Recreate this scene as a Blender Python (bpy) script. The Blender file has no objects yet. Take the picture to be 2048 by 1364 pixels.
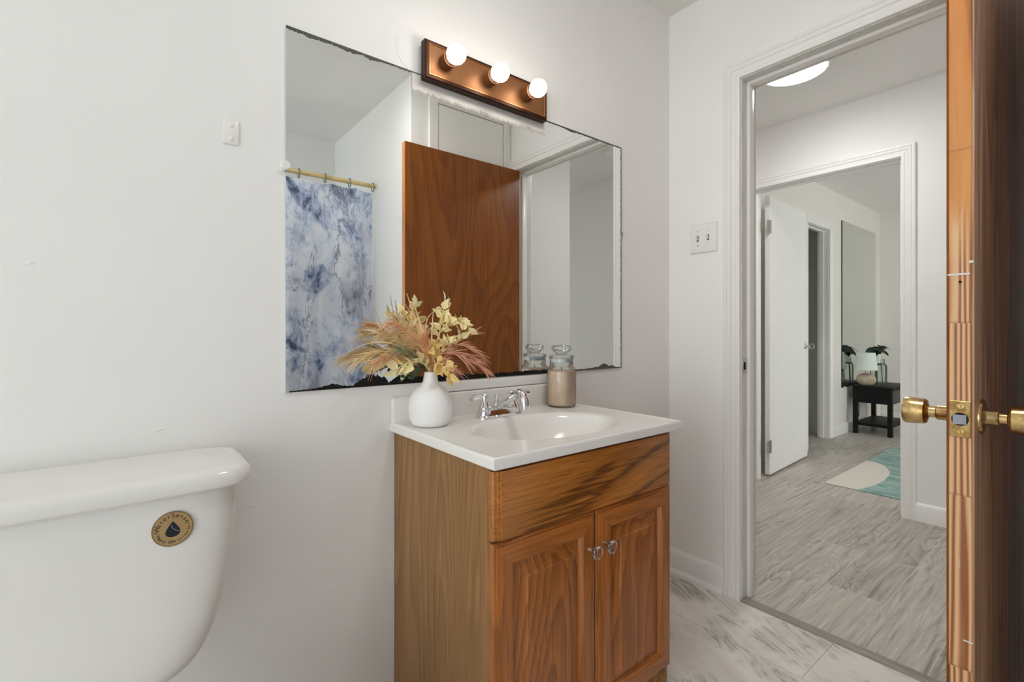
import bpy, bmesh, math, random
from mathutils import Vector, Matrix
random.seed(7)
PI = math.pi
S = bpy.context.scene
COL = S.collection

# ------------------------------------------------------------------ camera
FPX = 965.0
cam_data = bpy.data.cameras.new('camera')
cam_data.sensor_width = 36.0
cam_data.lens = FPX / 2048.0 * 36.0
cam_data.shift_y = -21.0 / 2048.0
cam_data.clip_start = 0.02
cam = bpy.data.objects.new('camera', cam_data)
COL.objects.link(cam)
cam.location = (0.0, -1.24, 1.054)
cam.rotation_euler = (PI / 2, 0, -math.radians(38.44))
S.camera = cam

# ------------------------------------------------------------------ world, exposure
DAYLIGHT = 3.0           # soft daylight reaching the rooms from their open, unseen sides
W = bpy.data.worlds.new('daylight_world')
S.world = W
W.use_nodes = True
W.node_tree.nodes['Background'].inputs[0].default_value = (0.95, 0.98, 1.0, 1)
W.node_tree.nodes['Background'].inputs[1].default_value = DAYLIGHT
S.view_settings.view_transform = 'Standard'
S.view_settings.look = 'None'
S.view_settings.exposure = 0.08
S.view_settings.gamma = 1.0
S.view_settings.use_curve_mapping = False
S.cycles.use_denoising = True
S.cycles.max_bounces = 14
S.cycles.diffuse_bounces = 12
S.cycles.glossy_bounces = 6
S.cycles.transparent_max_bounces = 16
S.cycles.sample_clamp_indirect = 6.0

BULB_STRENGTH = 15.0
HALL_STRENGTH = 45.0
CEILING_FILL_STRENGTH = 25.0

# daylight from the unseen window at the west end of the bathroom
WIN_POWER = 33.5
wl = bpy.data.lights.new('window_daylight', 'AREA')
wl.shape = 'RECTANGLE'; wl.size = 1.1; wl.size_y = 2.0; wl.energy = WIN_POWER; wl.color = (0.90, 0.965, 1.0)
wlo = bpy.data.objects.new('window_daylight', wl)
COL.objects.link(wlo)
wlo.location = (-2.96, -1.75, 1.12)
wlo.rotation_euler = (PI / 2, 0, -PI / 2)

# ------------------------------------------------------------------ helpers: colour and nodes
def lin(v):
    v = v / 255.0
    return v / 12.92 if v <= 0.04045 else ((v + 0.055) / 1.055) ** 2.4
def c(r, g, b):
    return (lin(r), lin(g), lin(b), 1.0)

class NT:
    def __init__(self, name):
        self.m = bpy.data.materials.new(name)
        self.m.use_nodes = True
        self.t = self.m.node_tree
        self.b = self.t.nodes['Principled BSDF']
        self.out = self.t.nodes['Material Output']
    def n(self, typ, **kw):
        nd = self.t.nodes.new(typ)
        for k, v in kw.items():
            setattr(nd, k, v)
        return nd
    def l(self, a, b):
        self.t.links.new(a, b)
    def coords(self, scale=(1, 1, 1), rot=(0, 0, 0), loc=(0, 0, 0)):
        tc = self.n('ShaderNodeTexCoord'); mp = self.n('ShaderNodeMapping')
        mp.inputs['Scale'].default_value = scale
        mp.inputs['Rotation'].default_value = rot
        mp.inputs['Location'].default_value = loc
        self.l(tc.outputs['Object'], mp.inputs['Vector'])
        return mp.outputs['Vector']
    def noise(self, vec, scale, detail=4, rough=0.5, dist=0.0):
        nd = self.n('ShaderNodeTexNoise')
        nd.inputs['Scale'].default_value = scale
        nd.inputs['Detail'].default_value = detail
        nd.inputs['Roughness'].default_value = rough
        nd.inputs['Distortion'].default_value = dist
        if vec is not None: self.l(vec, nd.inputs['Vector'])
        return nd.outputs['Fac']
    def ramp(self, fac, stops, interp='LINEAR'):
        nd = self.n('ShaderNodeValToRGB')
        cr = nd.color_ramp; cr.interpolation = interp
        while len(cr.elements) < len(stops): cr.elements.new(0.5)
        for e, (p, col) in zip(cr.elements, stops):
            e.position = p
            e.color = col if len(col) == 4 else (*col, 1)
        self.l(fac, nd.inputs['Fac'])
        return nd.outputs['Color']
    def mix(self, fac, a, b, blend='MIX'):
        nd = self.n('ShaderNodeMix', data_type='RGBA', blend_type=blend)
        for sock, v in ((nd.inputs[0], fac), (nd.inputs[6], a), (nd.inputs[7], b)):
            if isinstance(v, (int, float)): sock.default_value = v
            elif isinstance(v, tuple): sock.default_value = v
            else: self.l(v, sock)
        return nd.outputs[2]
    def math(self, op, a, b=0.0, d=0.0):
        nd = self.n('ShaderNodeMath', operation=op)
        for sock, v in zip(nd.inputs, (a, b, d)):
            if isinstance(v, (int, float)): sock.default_value = v
            else: self.l(v, sock)
        return nd.outputs[0]
    def bump(self, h, strength=0.2, dist=0.002):
        nd = self.n('ShaderNodeBump')
        nd.inputs['Strength'].default_value = strength
        nd.inputs['Distance'].default_value = dist
        self.l(h, nd.inputs['Height'])
        self.l(nd.outputs['Normal'], self.b.inputs['Normal'])
    def set(self, col=None, rough=None, metal=None, spec=None, trans=None, ior=None, coat=None):
        b = self.b.inputs
        if col is not None:
            if isinstance(col, tuple): b['Base Color'].default_value = col
            else: self.l(col, b['Base Color'])
        if rough is not None:
            if isinstance(rough, (int, float)): b['Roughness'].default_value = rough
            else: self.l(rough, b['Roughness'])
        if metal is not None: b['Metallic'].default_value = metal
        if spec is not None: b['Specular IOR Level'].default_value = spec
        if trans is not None: b['Transmission Weight'].default_value = trans
        if ior is not None: b['IOR'].default_value = ior
        if coat is not None:
            b['Coat Weight'].default_value = coat; b['Coat Roughness'].default_value = 0.12

def BLK(): return (0, 0, 0, 1)

def plain(name, col, rough=0.4, metal=0.0, spec=0.5, wear=None):
    t = NT(name)
    if wear:
        v = t.coords()
        f = t.noise(v, wear[0], 5, 0.6)
        t.set(col=t.ramp(f, [(0.35, wear[1]), (0.62, col)]))
        t.set(rough=rough, metal=metal, spec=spec)
    else:
        t.set(col, rough, metal, spec)
    return t.m

def paint(name, col, rough=0.5, bump=0.15, scale=60, spec=0.4):
    t = NT(name)
    v = t.coords()
    f1 = t.noise(v, scale, 6, 0.6)
    f2 = t.noise(v, 3.0, 3, 0.5)
    dark = tuple(x * 0.965 for x in col[:3]) + (1,)
    t.set(col=t.ramp(f2, [(0.3, dark), (0.7, col)]), rough=rough, spec=spec)
    h = t.math('ADD', f1, t.math('MULTIPLY', f2, 2.0))
    t.bump(h, bump, 0.0025)
    return t.m

def wood(name, cols, axis='z', stretch=40.0, ring=4.0, rings=22.0, ringw=0.35, rough=0.38, seed=0.0, coat=0.0, spec=0.5, bump=0.15, tone=1.0, fine=420.0, aspect=0.12, fibw=1.0, warp=0.25, jit=0.5, rot=0.0, soft=False):
    """cols = (pore/dark line, mid, light). Fine fibres along the grain plus thin cathedral contour lines."""
    t = NT(name)
    k = 'xyz'.index(axis)
    sc = [1.0, 1.0, 1.0]; sc[k] = 1.0 / stretch
    v1 = t.coords(tuple(sc), loc=(seed, seed * 1.7, seed * 0.3))
    fib = t.noise(v1, fine * .36, 4, 0.6)
    por = t.noise(v1, fine, 3, 0.6)
    sc2 = [1.0, 1.0, 1.0]; sc2[k] = aspect
    v2 = t.coords((1, 1, 1), (0, rot, 0), (seed * 2.1, seed, seed * 1.3))
    mpa = t.n('ShaderNodeMapping'); mpa.inputs['Scale'].default_value = tuple(sc2); t.l(v2, mpa.inputs['Vector']); v2 = mpa.outputs['Vector']
    big = t.noise(v2, ring, 2.0, 0.4, warp)
    wob = t.math('ADD', t.math('MULTIPLY', big, rings), t.math('MULTIPLY', fib, jit))
    saw = t.math('FRACT', wob)
    tone_v = t.noise(v2, ring * 2.1, 2, 0.5)
    base = t.mix(t.ramp(fib, [(0.3, BLK()), (0.7, (1, 1, 1, 1))]), cols[1], cols[2])
    line = t.ramp(saw, [(0.0, (1, 1, 1, 1)), (0.25, (0.55, 0.55, 0.55, 1)), (0.75, BLK()), (0.93, BLK()), (1.0, (1, 1, 1, 1))])
    if soft:
        line = t.ramp(saw, [(0.0, BLK()), (0.3, (0.25, 0.25, 0.25, 1)), (0.52, (1, 1, 1, 1)), (0.62, (0.3, 0.3, 0.3, 1)), (1.0, BLK())])
    col = t.mix(t.math('MULTIPLY', line, ringw), base, cols[0])
    pm = t.ramp(por, [(0.34, (1, 1, 1, 1)), (0.5, BLK())])
    col = t.mix(t.math('MULTIPLY', pm, 0.45 * fibw), col, cols[0])
    if tone:
        hsv = t.n('ShaderNodeHueSaturation')
        t.l(t.math('MULTIPLY_ADD', tone_v, 0.5 * tone, 1.0 - 0.25 * tone), hsv.inputs['Value']); t.l(col, hsv.inputs['Color'])
        col = hsv.outputs[0]
    t.set(col=col, rough=rough, spec=spec, coat=coat)
    t.bump(por, bump, 0.0008)
    return t.m

def emit(name, col, strength):
    t = NT(name)
    e = t.n('ShaderNodeEmission')
    e.inputs[0].default_value = col; e.inputs[1].default_value = strength
    t.l(e.outputs[0], t.out.inputs['Surface'])
    return t.m

def clear_glass(name, tint=(0.96, 0.98, 0.97, 1), rough=0.02, edge=0.9):
    """thin clear glass: transparent straight on, reflective at glancing angles"""
    t = NT(name)
    tr = t.n('ShaderNodeBsdfTransparent'); tr.inputs[0].default_value = tint
    gl = t.n('ShaderNodeBsdfGlossy'); gl.inputs['Roughness'].default_value = rough
    fr = t.n('ShaderNodeFresnel'); fr.inputs['IOR'].default_value = 1.5
    mx = t.n('ShaderNodeMixShader')
    t.l(t.math('MULTIPLY', fr.outputs[0], edge), mx.inputs[0])
    t.l(tr.outputs[0], mx.inputs[1]); t.l(gl.outputs[0], mx.inputs[2])
    t.l(mx.outputs[0], t.out.inputs['Surface'])
    return t.m

# ------------------------------------------------------------------ materials
M = {}
M['wall'] = paint('wall_paint', c(242, 241, 239), 0.42, 0.22, 45)
M['wall_warm'] = paint('wall_paint_satin', c(243, 242, 240), 0.36, 0.16, 50)
M['hall_wall'] = paint('hall_wall_paint', c(241, 240, 239), 0.55, 0.12, 50)
M['bed_wall'] = paint('bedroom_wall_paint', c(234, 232, 225), 0.6, 0.1, 50)
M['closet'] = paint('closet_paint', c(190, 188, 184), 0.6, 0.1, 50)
M['ceiling'] = paint('ceiling_stipple', c(240, 239, 236), 0.8, 0.5, 160)
M['trim'] = paint('trim_gloss_paint', c(242, 241, 239), 0.28, 0.1, 30)
M['trim_worn'] = None
M['white_plastic'] = plain('white_plastic', c(236, 235, 231), 0.3)
M['porcelain'] = plain('white_porcelain', c(232, 230, 226), 0.08, 0, 0.6)
M['marble_top'] = plain('cultured_marble', c(238, 235, 231), 0.16, 0, 0.5)
M['ceramic'] = plain('matte_white_ceramic', c(242, 242, 241), 0.55, 0, 0.3)
M['chrome'] = plain('chrome', (0.8, 0.8, 0.8, 1), 0.07, 1.0)
M['nickel'] = plain('dull_nickel', c(190, 186, 178), 0.28, 1.0)
M['black_wood'] = plain('black_painted_wood', c(11, 10, 10), 0.5, 0, 0.25)
M['black_metal'] = plain('black_metal', c(22, 22, 22), 0.45, 0.3)
M['dark_gap'] = plain('dark_gap', c(24, 20, 17), 0.9)
M['desilver'] = plain('corroded_mirror_edge', c(38, 36, 32), 0.75, 0, 0.2, wear=(160, c(14, 12, 10)))
M['desilver_grey'] = plain('tarnished_mirror_edge', c(104, 103, 98), 0.6, 0, 0.3, wear=(300, c(60, 58, 54)))
M['brass'] = plain('aged_brass', c(216, 188, 134), 0.24, 1.0, wear=(70, c(178, 142, 90)))
M['brass_plate'] = plain('worn_brass_plate', c(182, 156, 104), 0.3, 1.0, wear=(90, c(140, 110, 66)))
M['steel'] = plain('steel', c(176, 178, 182), 0.25, 1.0)
M['bronze'] = plain('oil_rubbed_bronze', c(130, 88, 54), 0.42, 0.6)
M['bronze_dark'] = plain('dark_bronze_edge', c(62, 36, 22), 0.4, 0.7)
M['copper_line'] = plain('copper_highlight', c(196, 128, 82), 0.3, 1.0)
M['glass'] = clear_glass('clear_glass')
M['glass_green'] = clear_glass('green_tinted_glass', (0.80, 0.86, 0.82, 1))
M['acrylic'] = clear_glass('clear_acrylic', (0.98, 0.985, 0.99, 1), 0.05, 0.8)
M['wax'] = plain('tan_candle_wax', c(246, 224, 204), 0.4, 0, 0.4, wear=(22, c(240, 210, 184)))
M['frost'] = plain('frosted_seal', c(226, 229, 230), 0.35)
M['wick'] = plain('wick', c(60, 50, 40), 0.9)
M['bulb'] = emit('lit_bulb', (1.0, 0.90, 0.78, 1), BULB_STRENGTH)
M['bulb_neck'] = plain('frosted_bulb_neck', c(240, 236, 228), 0.12)
M['hall_light'] = emit('lit_diffuser', (1.0, 0.99, 0.97, 1), HALL_STRENGTH)
M['shade'] = plain('mint_white_shade', c(222, 233, 222), 0.8)
M['stone'] = plain('beige_stone', c(196, 184, 160), 0.7, 0, 0.3, wear=(40, c(168, 152, 126)))
M['leaf_dark'] = plain('dark_green_leaf', c(24, 54, 34), 0.45, wear=(30, c(14, 34, 22)))
M['leaf_green'] = plain('sprig_leaf', c(70, 98, 70), 0.55, wear=(60, c(44, 72, 50)))
M['bamboo'] = plain('cream_rod', c(214, 192, 142), 0.4, wear=(25, c(190, 164, 112)))
M['ring_blue'] = plain('blue_grey_ring', c(92, 120, 132), 0.35)
M['petal'] = plain('pale_yellow_leaf', c(248, 236, 190), 0.75, 0, 0.2, wear=(26, c(238, 218, 156)))
M['petal_dark'] = plain('ochre_leaf', c(242, 216, 150), 0.75, 0, 0.2, wear=(26, c(230, 192, 116)))
M['grass_peach'] = plain('peach_dried_grass', c(236, 196, 154), 0.8, 0, 0.2, wear=(30, c(222, 170, 126)))
M['grass_straw'] = plain('straw_dried_grass', c(238, 218, 174), 0.8, 0, 0.2, wear=(30, c(222, 190, 138)))
M['grass_rose'] = plain('dusty_rose_grass', c(222, 172, 144), 0.8, 0, 0.2, wear=(40, c(196, 138, 112)))
M['grass_green'] = plain('grey_green_grass', c(176, 176, 138), 0.8, 0, 0.2, wear=(40, c(136, 144, 112)))
M['sticker_tan'] = plain('tan_sticker', c(178, 148, 104), 0.45, wear=(60, c(166, 134, 88)))
M['sticker_rim'] = plain('olive_sticker_rim', c(128, 104, 62), 0.45)
M['ink'] = plain('dark_ink', c(34, 28, 22), 0.6)
M['ink_drop'] = plain('navy_ink', c(14, 26, 36), 0.4)
M['ink_line'] = plain('pale_teal_ink', c(150, 178, 166), 0.5)

# oak vanity
OAK = (c(88, 42, 8), c(168, 98, 38), c(188, 116, 52))
M['oak_v'] = wood('oak_vertical', OAK, 'z', 40, 5, 18, 0.35, 0.34, 1.3, 0.2)
M['oak_panel'] = wood('oak_panel', OAK, 'z', 40, 3.4, 34, 0.55, 0.36, 3.1, 0.2, warp=0.1, aspect=0.16)
M['oak_h'] = wood('oak_horizontal', OAK, 'x', 40, 5, 18, 0.35, 0.34, 2.2, 0.2)
M['oak_drawer'] = wood('oak_drawer_front', (c(66, 32, 6), c(180, 110, 42), c(198, 128, 56)), 'x', 36, 7.0, 5, 0.85, 0.3, 5.4, 0.25, tone=1.2, aspect=0.16, warp=0.3, jit=0.6, rot=math.radians(14), soft=True)
M['oak_side'] = wood('oak_laminate_side', (c(98, 64, 30), c(152, 110, 64), c(166, 124, 76)), 'z', 46, 4, 26, 0.42, 0.42, 7.9, 0.0, aspect=0.09)
# bathroom door
M['mahogany'] = wood('mahogany_veneer', (c(82, 36, 8), c(140, 78, 24), c(156, 90, 32)), 'z', 60, 2.6, 16, 0.42, 0.34, 4.4, 0.08, spec=0.3,  fine=300, aspect=0.2)
M['worn_face'] = wood('worn_brown_veneer', (c(104, 62, 36), c(186, 128, 86), c(218, 180, 148)), 'z', 50, 5, 8, 0.5, 0.38, 9.2, 0.2, fine=160, tone=1.4)

def pine_edge():
    t = NT('worn_pine_edge')
    # stripes run up the edge, thrown out of line at each finger joint
    v = t.coords()
    sep = t.n('ShaderNodeSeparateXYZ'); t.l(v, sep.inputs[0])
    blk = t.math('FLOOR', t.math('MULTIPLY', t.math('ADD', sep.outputs['Z'], 0.11), 3.4))
    cmb = t.n('ShaderNodeCombineXYZ')
    t.l(t.math('MULTIPLY', blk, 0.37), cmb.inputs['X'])
    t.l(t.math('ADD', t.math('MULTIPLY', sep.outputs['Y'], 1.0), t.math('MULTIPLY', blk, 0.41)), cmb.inputs['Y'])
    t.l(t.math('MULTIPLY', sep.outputs['Z'], 0.045), cmb.inputs['Z'])
    big = t.noise(cmb.outputs[0], 26, 2, 0.4, 0.2)
    ph = t.math('ADD', t.math('MULTIPLY', sep.outputs['Y'], 760.0), t.math('ADD', t.math('MULTIPLY', big, 26.0), t.math('MULTIPLY', blk, 2.3)))
    st = t.math('MULTIPLY_ADD', t.math('SINE', ph), 0.5, 0.5)
    col = t.ramp(st, [(0.08, c(150, 90, 52)), (0.42, c(204, 146, 98)), (0.8, c(222, 174, 126)), (1.0, c(228, 184, 140))])
    # upper half: smoother orange varnish
    up = t.ramp(t.math('MULTIPLY', sep.outputs['Z'], 0.5), [(0.58, BLK()), (0.64, (1, 1, 1, 1))])
    big2 = t.noise(cmb.outputs[0], 24, 3, 0.55, 0.8)
    orange = t.ramp(big2, [(0.36, c(140, 74, 36)), (0.45, c(206, 132, 68)), (0.6, c(218, 150, 84)), (0.68, c(234, 190, 134))])
    col = t.mix(up, col, orange)
    wn = t.noise(t.coords((1, 1, 0.25)), 70, 5, 0.7)
    col = t.mix(t.ramp(wn, [(0.66, BLK()), (0.72, (0.7, 0.7, 0.7, 1))]), col, c(206, 196, 184))
    j = t.math('FRACT', t.math('MULTIPLY', t.math('ADD', sep.outputs['Z'], 0.11), 3.4))
    jl = t.ramp(j, [(0.0, (1, 1, 1, 1)), (0.008, BLK())], 'CONSTANT')
    col = t.mix(t.math('MULTIPLY', jl, 0.35), col, c(130, 80, 46))
    t.set(col=col, rough=0.42)
    return t.m
M['pine_edge'] = pine_edge()

def worn_jamb():
    t = NT('worn_jamb_paint')
    f = t.noise(t.coords((1, 1, 0.12)), 60, 6, 0.7, 0.6)
    t.set(col=t.ramp(f, [(0.30, c(150, 150, 142)), (0.36, c(206, 207, 202)), (0.6, c(222, 222, 218))]), rough=0.35)
    t.bump(f, 0.4, 0.002)
    return t.m
M['trim_worn'] = worn_jamb()

def marble_vinyl():
    t = NT('marble_vinyl_tile')
    ang = math.radians(26)
    v = t.coords((1, 1, 1), (0, 0, ang))
    mp = t.n('ShaderNodeMapping'); t.l(v, mp.inputs['Vector'])
    mp.inputs['Scale'].default_value = (1.0, 0.13, 1.0)
    sv = mp.outputs['Vector']
    cloud = t.noise(sv, 7, 4, 0.55, 0.6)
    base = t.ramp(cloud, [(0.3, c(214, 208, 200)), (0.5, c(230, 226, 219)), (0.72, c(238, 235, 229))])
    vein = t.noise(sv, 16, 7, 0.66, 1.0)
    d = t.math('ABSOLUTE', t.math('SUBTRACT', vein, 0.5))
    line = t.ramp(d, [(0.0, (1, 1, 1, 1)), (0.014, (0.5, 0.5, 0.5, 1)), (0.034, BLK())])
    mask = t.ramp(t.noise(v, 5, 4, 0.6), [(0.45, BLK()), (0.62, (1, 1, 1, 1))])
    f = t.math('MULTIPLY', line, mask)
    col = t.mix(t.math('MULTIPLY', f, 0.85), base, c(104, 96, 86))
    soft = t.ramp(d, [(0.0, (1, 1, 1, 1)), (0.2, BLK())])
    col = t.mix(t.math('MULTIPLY', t.math('MULTIPLY', soft, mask), 0.38), col, c(140, 136, 124))
    br = t.n('ShaderNodeTexBrick'); sp_ = t.n('ShaderNodeSeparateXYZ'); t.l(t.coords(), sp_.inputs[0]); cb_ = t.n('ShaderNodeCombineXYZ')
    t.l(t.math('ADD', sp_.outputs['Y'], 2.47), cb_.inputs['X']); t.l(t.math('ADD', sp_.outputs['X'], 0.234), cb_.inputs['Y']); t.l(cb_.outputs[0], br.inputs['Vector'])
    br.offset = 0.5; br.inputs['Scale'].default_value = 1.0
    br.inputs['Brick Width'].default_value = 1.22; br.inputs['Row Height'].default_value = 0.305
    br.inputs['Mortar Size'].default_value = 0.0007; br.inputs['Mortar Smooth'].default_value = 0.1
    col = t.mix(br.outputs['Fac'], col, c(120, 114, 106))
    t.set(col=col, rough=0.3, spec=0.4)
    return t.m
M['marble_vinyl'] = marble_vinyl()

def plank_floor():
    t = NT('grey_plank_floor')
    br = t.n('ShaderNodeTexBrick'); v = t.coords((1, 1, 1), (0, 0, 0), (0.93, 0.287, 0))
    t.l(v, br.inputs['Vector'])
    br.offset = 0.37; br.offset_frequency = 2
    br.inputs['Scale'].default_value = 1.0
    br.inputs['Brick Width'].default_value = 1.22; br.inputs['Row Height'].default_value = 0.196
    br.inputs['Mortar Size'].default_value = 0.0011; br.inputs['Mortar Smooth'].default_value = 0.0
    br.inputs['Color1'].default_value = (0, 0, 0, 1); br.inputs['Color2'].default_value = (1, 1, 1, 1)
    sepc = t.n('ShaderNodeSeparateColor'); t.l(br.outputs['Color'], sepc.inputs[0])
    rnd = sepc.outputs[0]
    add = t.n('ShaderNodeVectorMath', operation='ADD')
    cmb = t.n('ShaderNodeCombineXYZ'); t.l(t.math('MULTIPLY', rnd, 37.0), cmb.inputs['Y']); t.l(t.math('MULTIPLY', rnd, 11.0), cmb.inputs['X'])
    t.l(v, add.inputs[0]); t.l(cmb.outputs[0], add.inputs[1])
    mp = t.n('ShaderNodeMapping'); mp.inputs['Scale'].default_value = (0.045, 1, 1); t.l(add.outputs[0], mp.inputs['Vector'])
    mp2 = t.n('ShaderNodeMapping'); mp2.inputs['Scale'].default_value = (0.22, 1, 1); t.l(add.outputs[0], mp2.inputs['Vector'])
    fib = t.noise(mp.outputs[0], 60, 6, 0.62, 0.4)
    big = t.noise(mp2.outputs[0], 6.5, 2.5, 0.5, 0.9)
    mask = t.ramp(t.noise(mp2.outputs[0], 4, 2, 0.5), [(0.42, BLK()), (0.62, (1, 1, 1, 1))])
    saw = t.math('FRACT', t.math('ADD', t.math('MULTIPLY', big, 13.0), t.math('MULTIPLY', fib, 0.35)))
    line = t.ramp(saw, [(0.0, (1, 1, 1, 1)), (0.3, (0.3, 0.3, 0.3, 1)), (0.8, BLK()), (0.95, BLK()), (1.0, (1, 1, 1, 1))])
    col = t.ramp(fib, [(0.3, c(146, 138, 129)), (0.45, c(186, 179, 170)), (0.62, c(204, 198, 189)), (0.8, c(214, 209, 201))])
    col = t.mix(t.math('MULTIPLY', line, t.math('MULTIPLY_ADD', mask, 0.48, 0.08)), col, c(112, 105, 97))
    tone = t.math('MULTIPLY_ADD', rnd, 0.16, 0.9)
    hsv = t.n('ShaderNodeHueSaturation'); t.l(tone, hsv.inputs['Value']); t.l(col, hsv.inputs['Color'])
    col = t.mix(br.outputs['Fac'], hsv.outputs[0], c(214, 208, 199))
    t.set(col=col, rough=0.42, spec=0.35)
    t.bump(fib, 0.08, 0.001)
    return t.m
M['planks'] = plank_floor()
M['threshold'] = wood('grey_threshold', (c(100, 93, 84), c(150, 142, 131), c(170, 163, 152)), 'y', 40, 12, 4, 0.2, 0.5, 1.0, fine=300)

def curtain_mat():
    t = NT('blue_marble_fabric')
    v = t.coords((1, 0.2, 0.62), loc=(3.7, 0, 1.9))
    a = t.noise(v, 4.2, 9, 0.62, 1.2)
    b = t.noise(v, 17, 10, 0.75, 0.9)
    f = t.math('ADD', t.math('MULTIPLY', a, 0.55), t.math('MULTIPLY', b, 0.45))
    col = t.ramp(f, [(0.345, c(30, 40, 66)), (0.41, c(84, 98, 128)), (0.468, c(156, 170, 198)), (0.535, c(206, 214, 230)), (0.64, c(226, 228, 233))])
    warm = t.noise(v, 2.6, 4, 0.5, 0.8)
    col = t.mix(t.ramp(warm, [(0.48, BLK()), (0.62, (0.5, 0.5, 0.5, 1))]), col, c(196, 194, 200))
    w = t.noise(t.coords((1, 0.2, 0.22), loc=(1.2, 0, 5.1)), 4.0, 7, 0.62, 0.8)
    d = t.math('ABSOLUTE', t.math('SUBTRACT', w, 0.5))
    line = t.ramp(d, [(0.0, (0.85, 0.85, 0.85, 1)), (0.007, BLK())])
    col = t.mix(line, col, c(96, 84, 84))
    t.set(col=col, rough=0.6, spec=0.25)
    return t.m
M['curtain'] = curtain_mat()

def rug_mat():
    t = NT('teal_and_white_rug')
    v = t.coords()
    sep = t.n('ShaderNodeSeparateXYZ'); t.l(v, sep.inputs[0])
    wob = t.noise(v, 3, 2, 0.5)
    def blob(cx, cy, a, b):
        dx = t.math('DIVIDE', t.math('SUBTRACT', sep.outputs['X'], cx), a)
        dy = t.math('DIVIDE', t.math('SUBTRACT', sep.outputs['Y'], cy), b)
        r = t.math('ADD', t.math('MULTIPLY', dx, dx), t.math('MULTIPLY', dy, dy))
        return t.ramp(t.math('ADD', r, t.math('MULTIPLY', wob, 0.15)), [(0.97, (1, 1, 1, 1)), (1.0, BLK())])
    f = t.noise(t.coords((1, 0.35, 1)), 16, 6, 0.65, 0.8)
    teal = t.ramp(f, [(0.32, c(108, 140, 136)), (0.5, c(146, 176, 169)), (0.7, c(184, 202, 194))])
    col = t.mix(blob(0.34, 0.02, 0.58, 0.25), teal, c(222, 216, 206))
    col = t.mix(blob(1.3, -0.9, 0.5, 0.4), col, c(222, 216, 206))
    t.set(col=col, rough=0.95, spec=0.1)
    t.bump(t.noise(v, 400, 3), 0.4, 0.002)
    return t.m
M['rug'] = rug_mat()

def mirror_mat(name, col):
    t = NT(name)
    t.set(col, 0.0, 1.0)
    return t.m
M['mirror'] = mirror_mat('silvered_glass', (0.86, 0.875, 0.86, 1))
M['mirror_bed'] = mirror_mat('silvered_glass_greenish', (0.83, 0.85, 0.83, 1))

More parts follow.
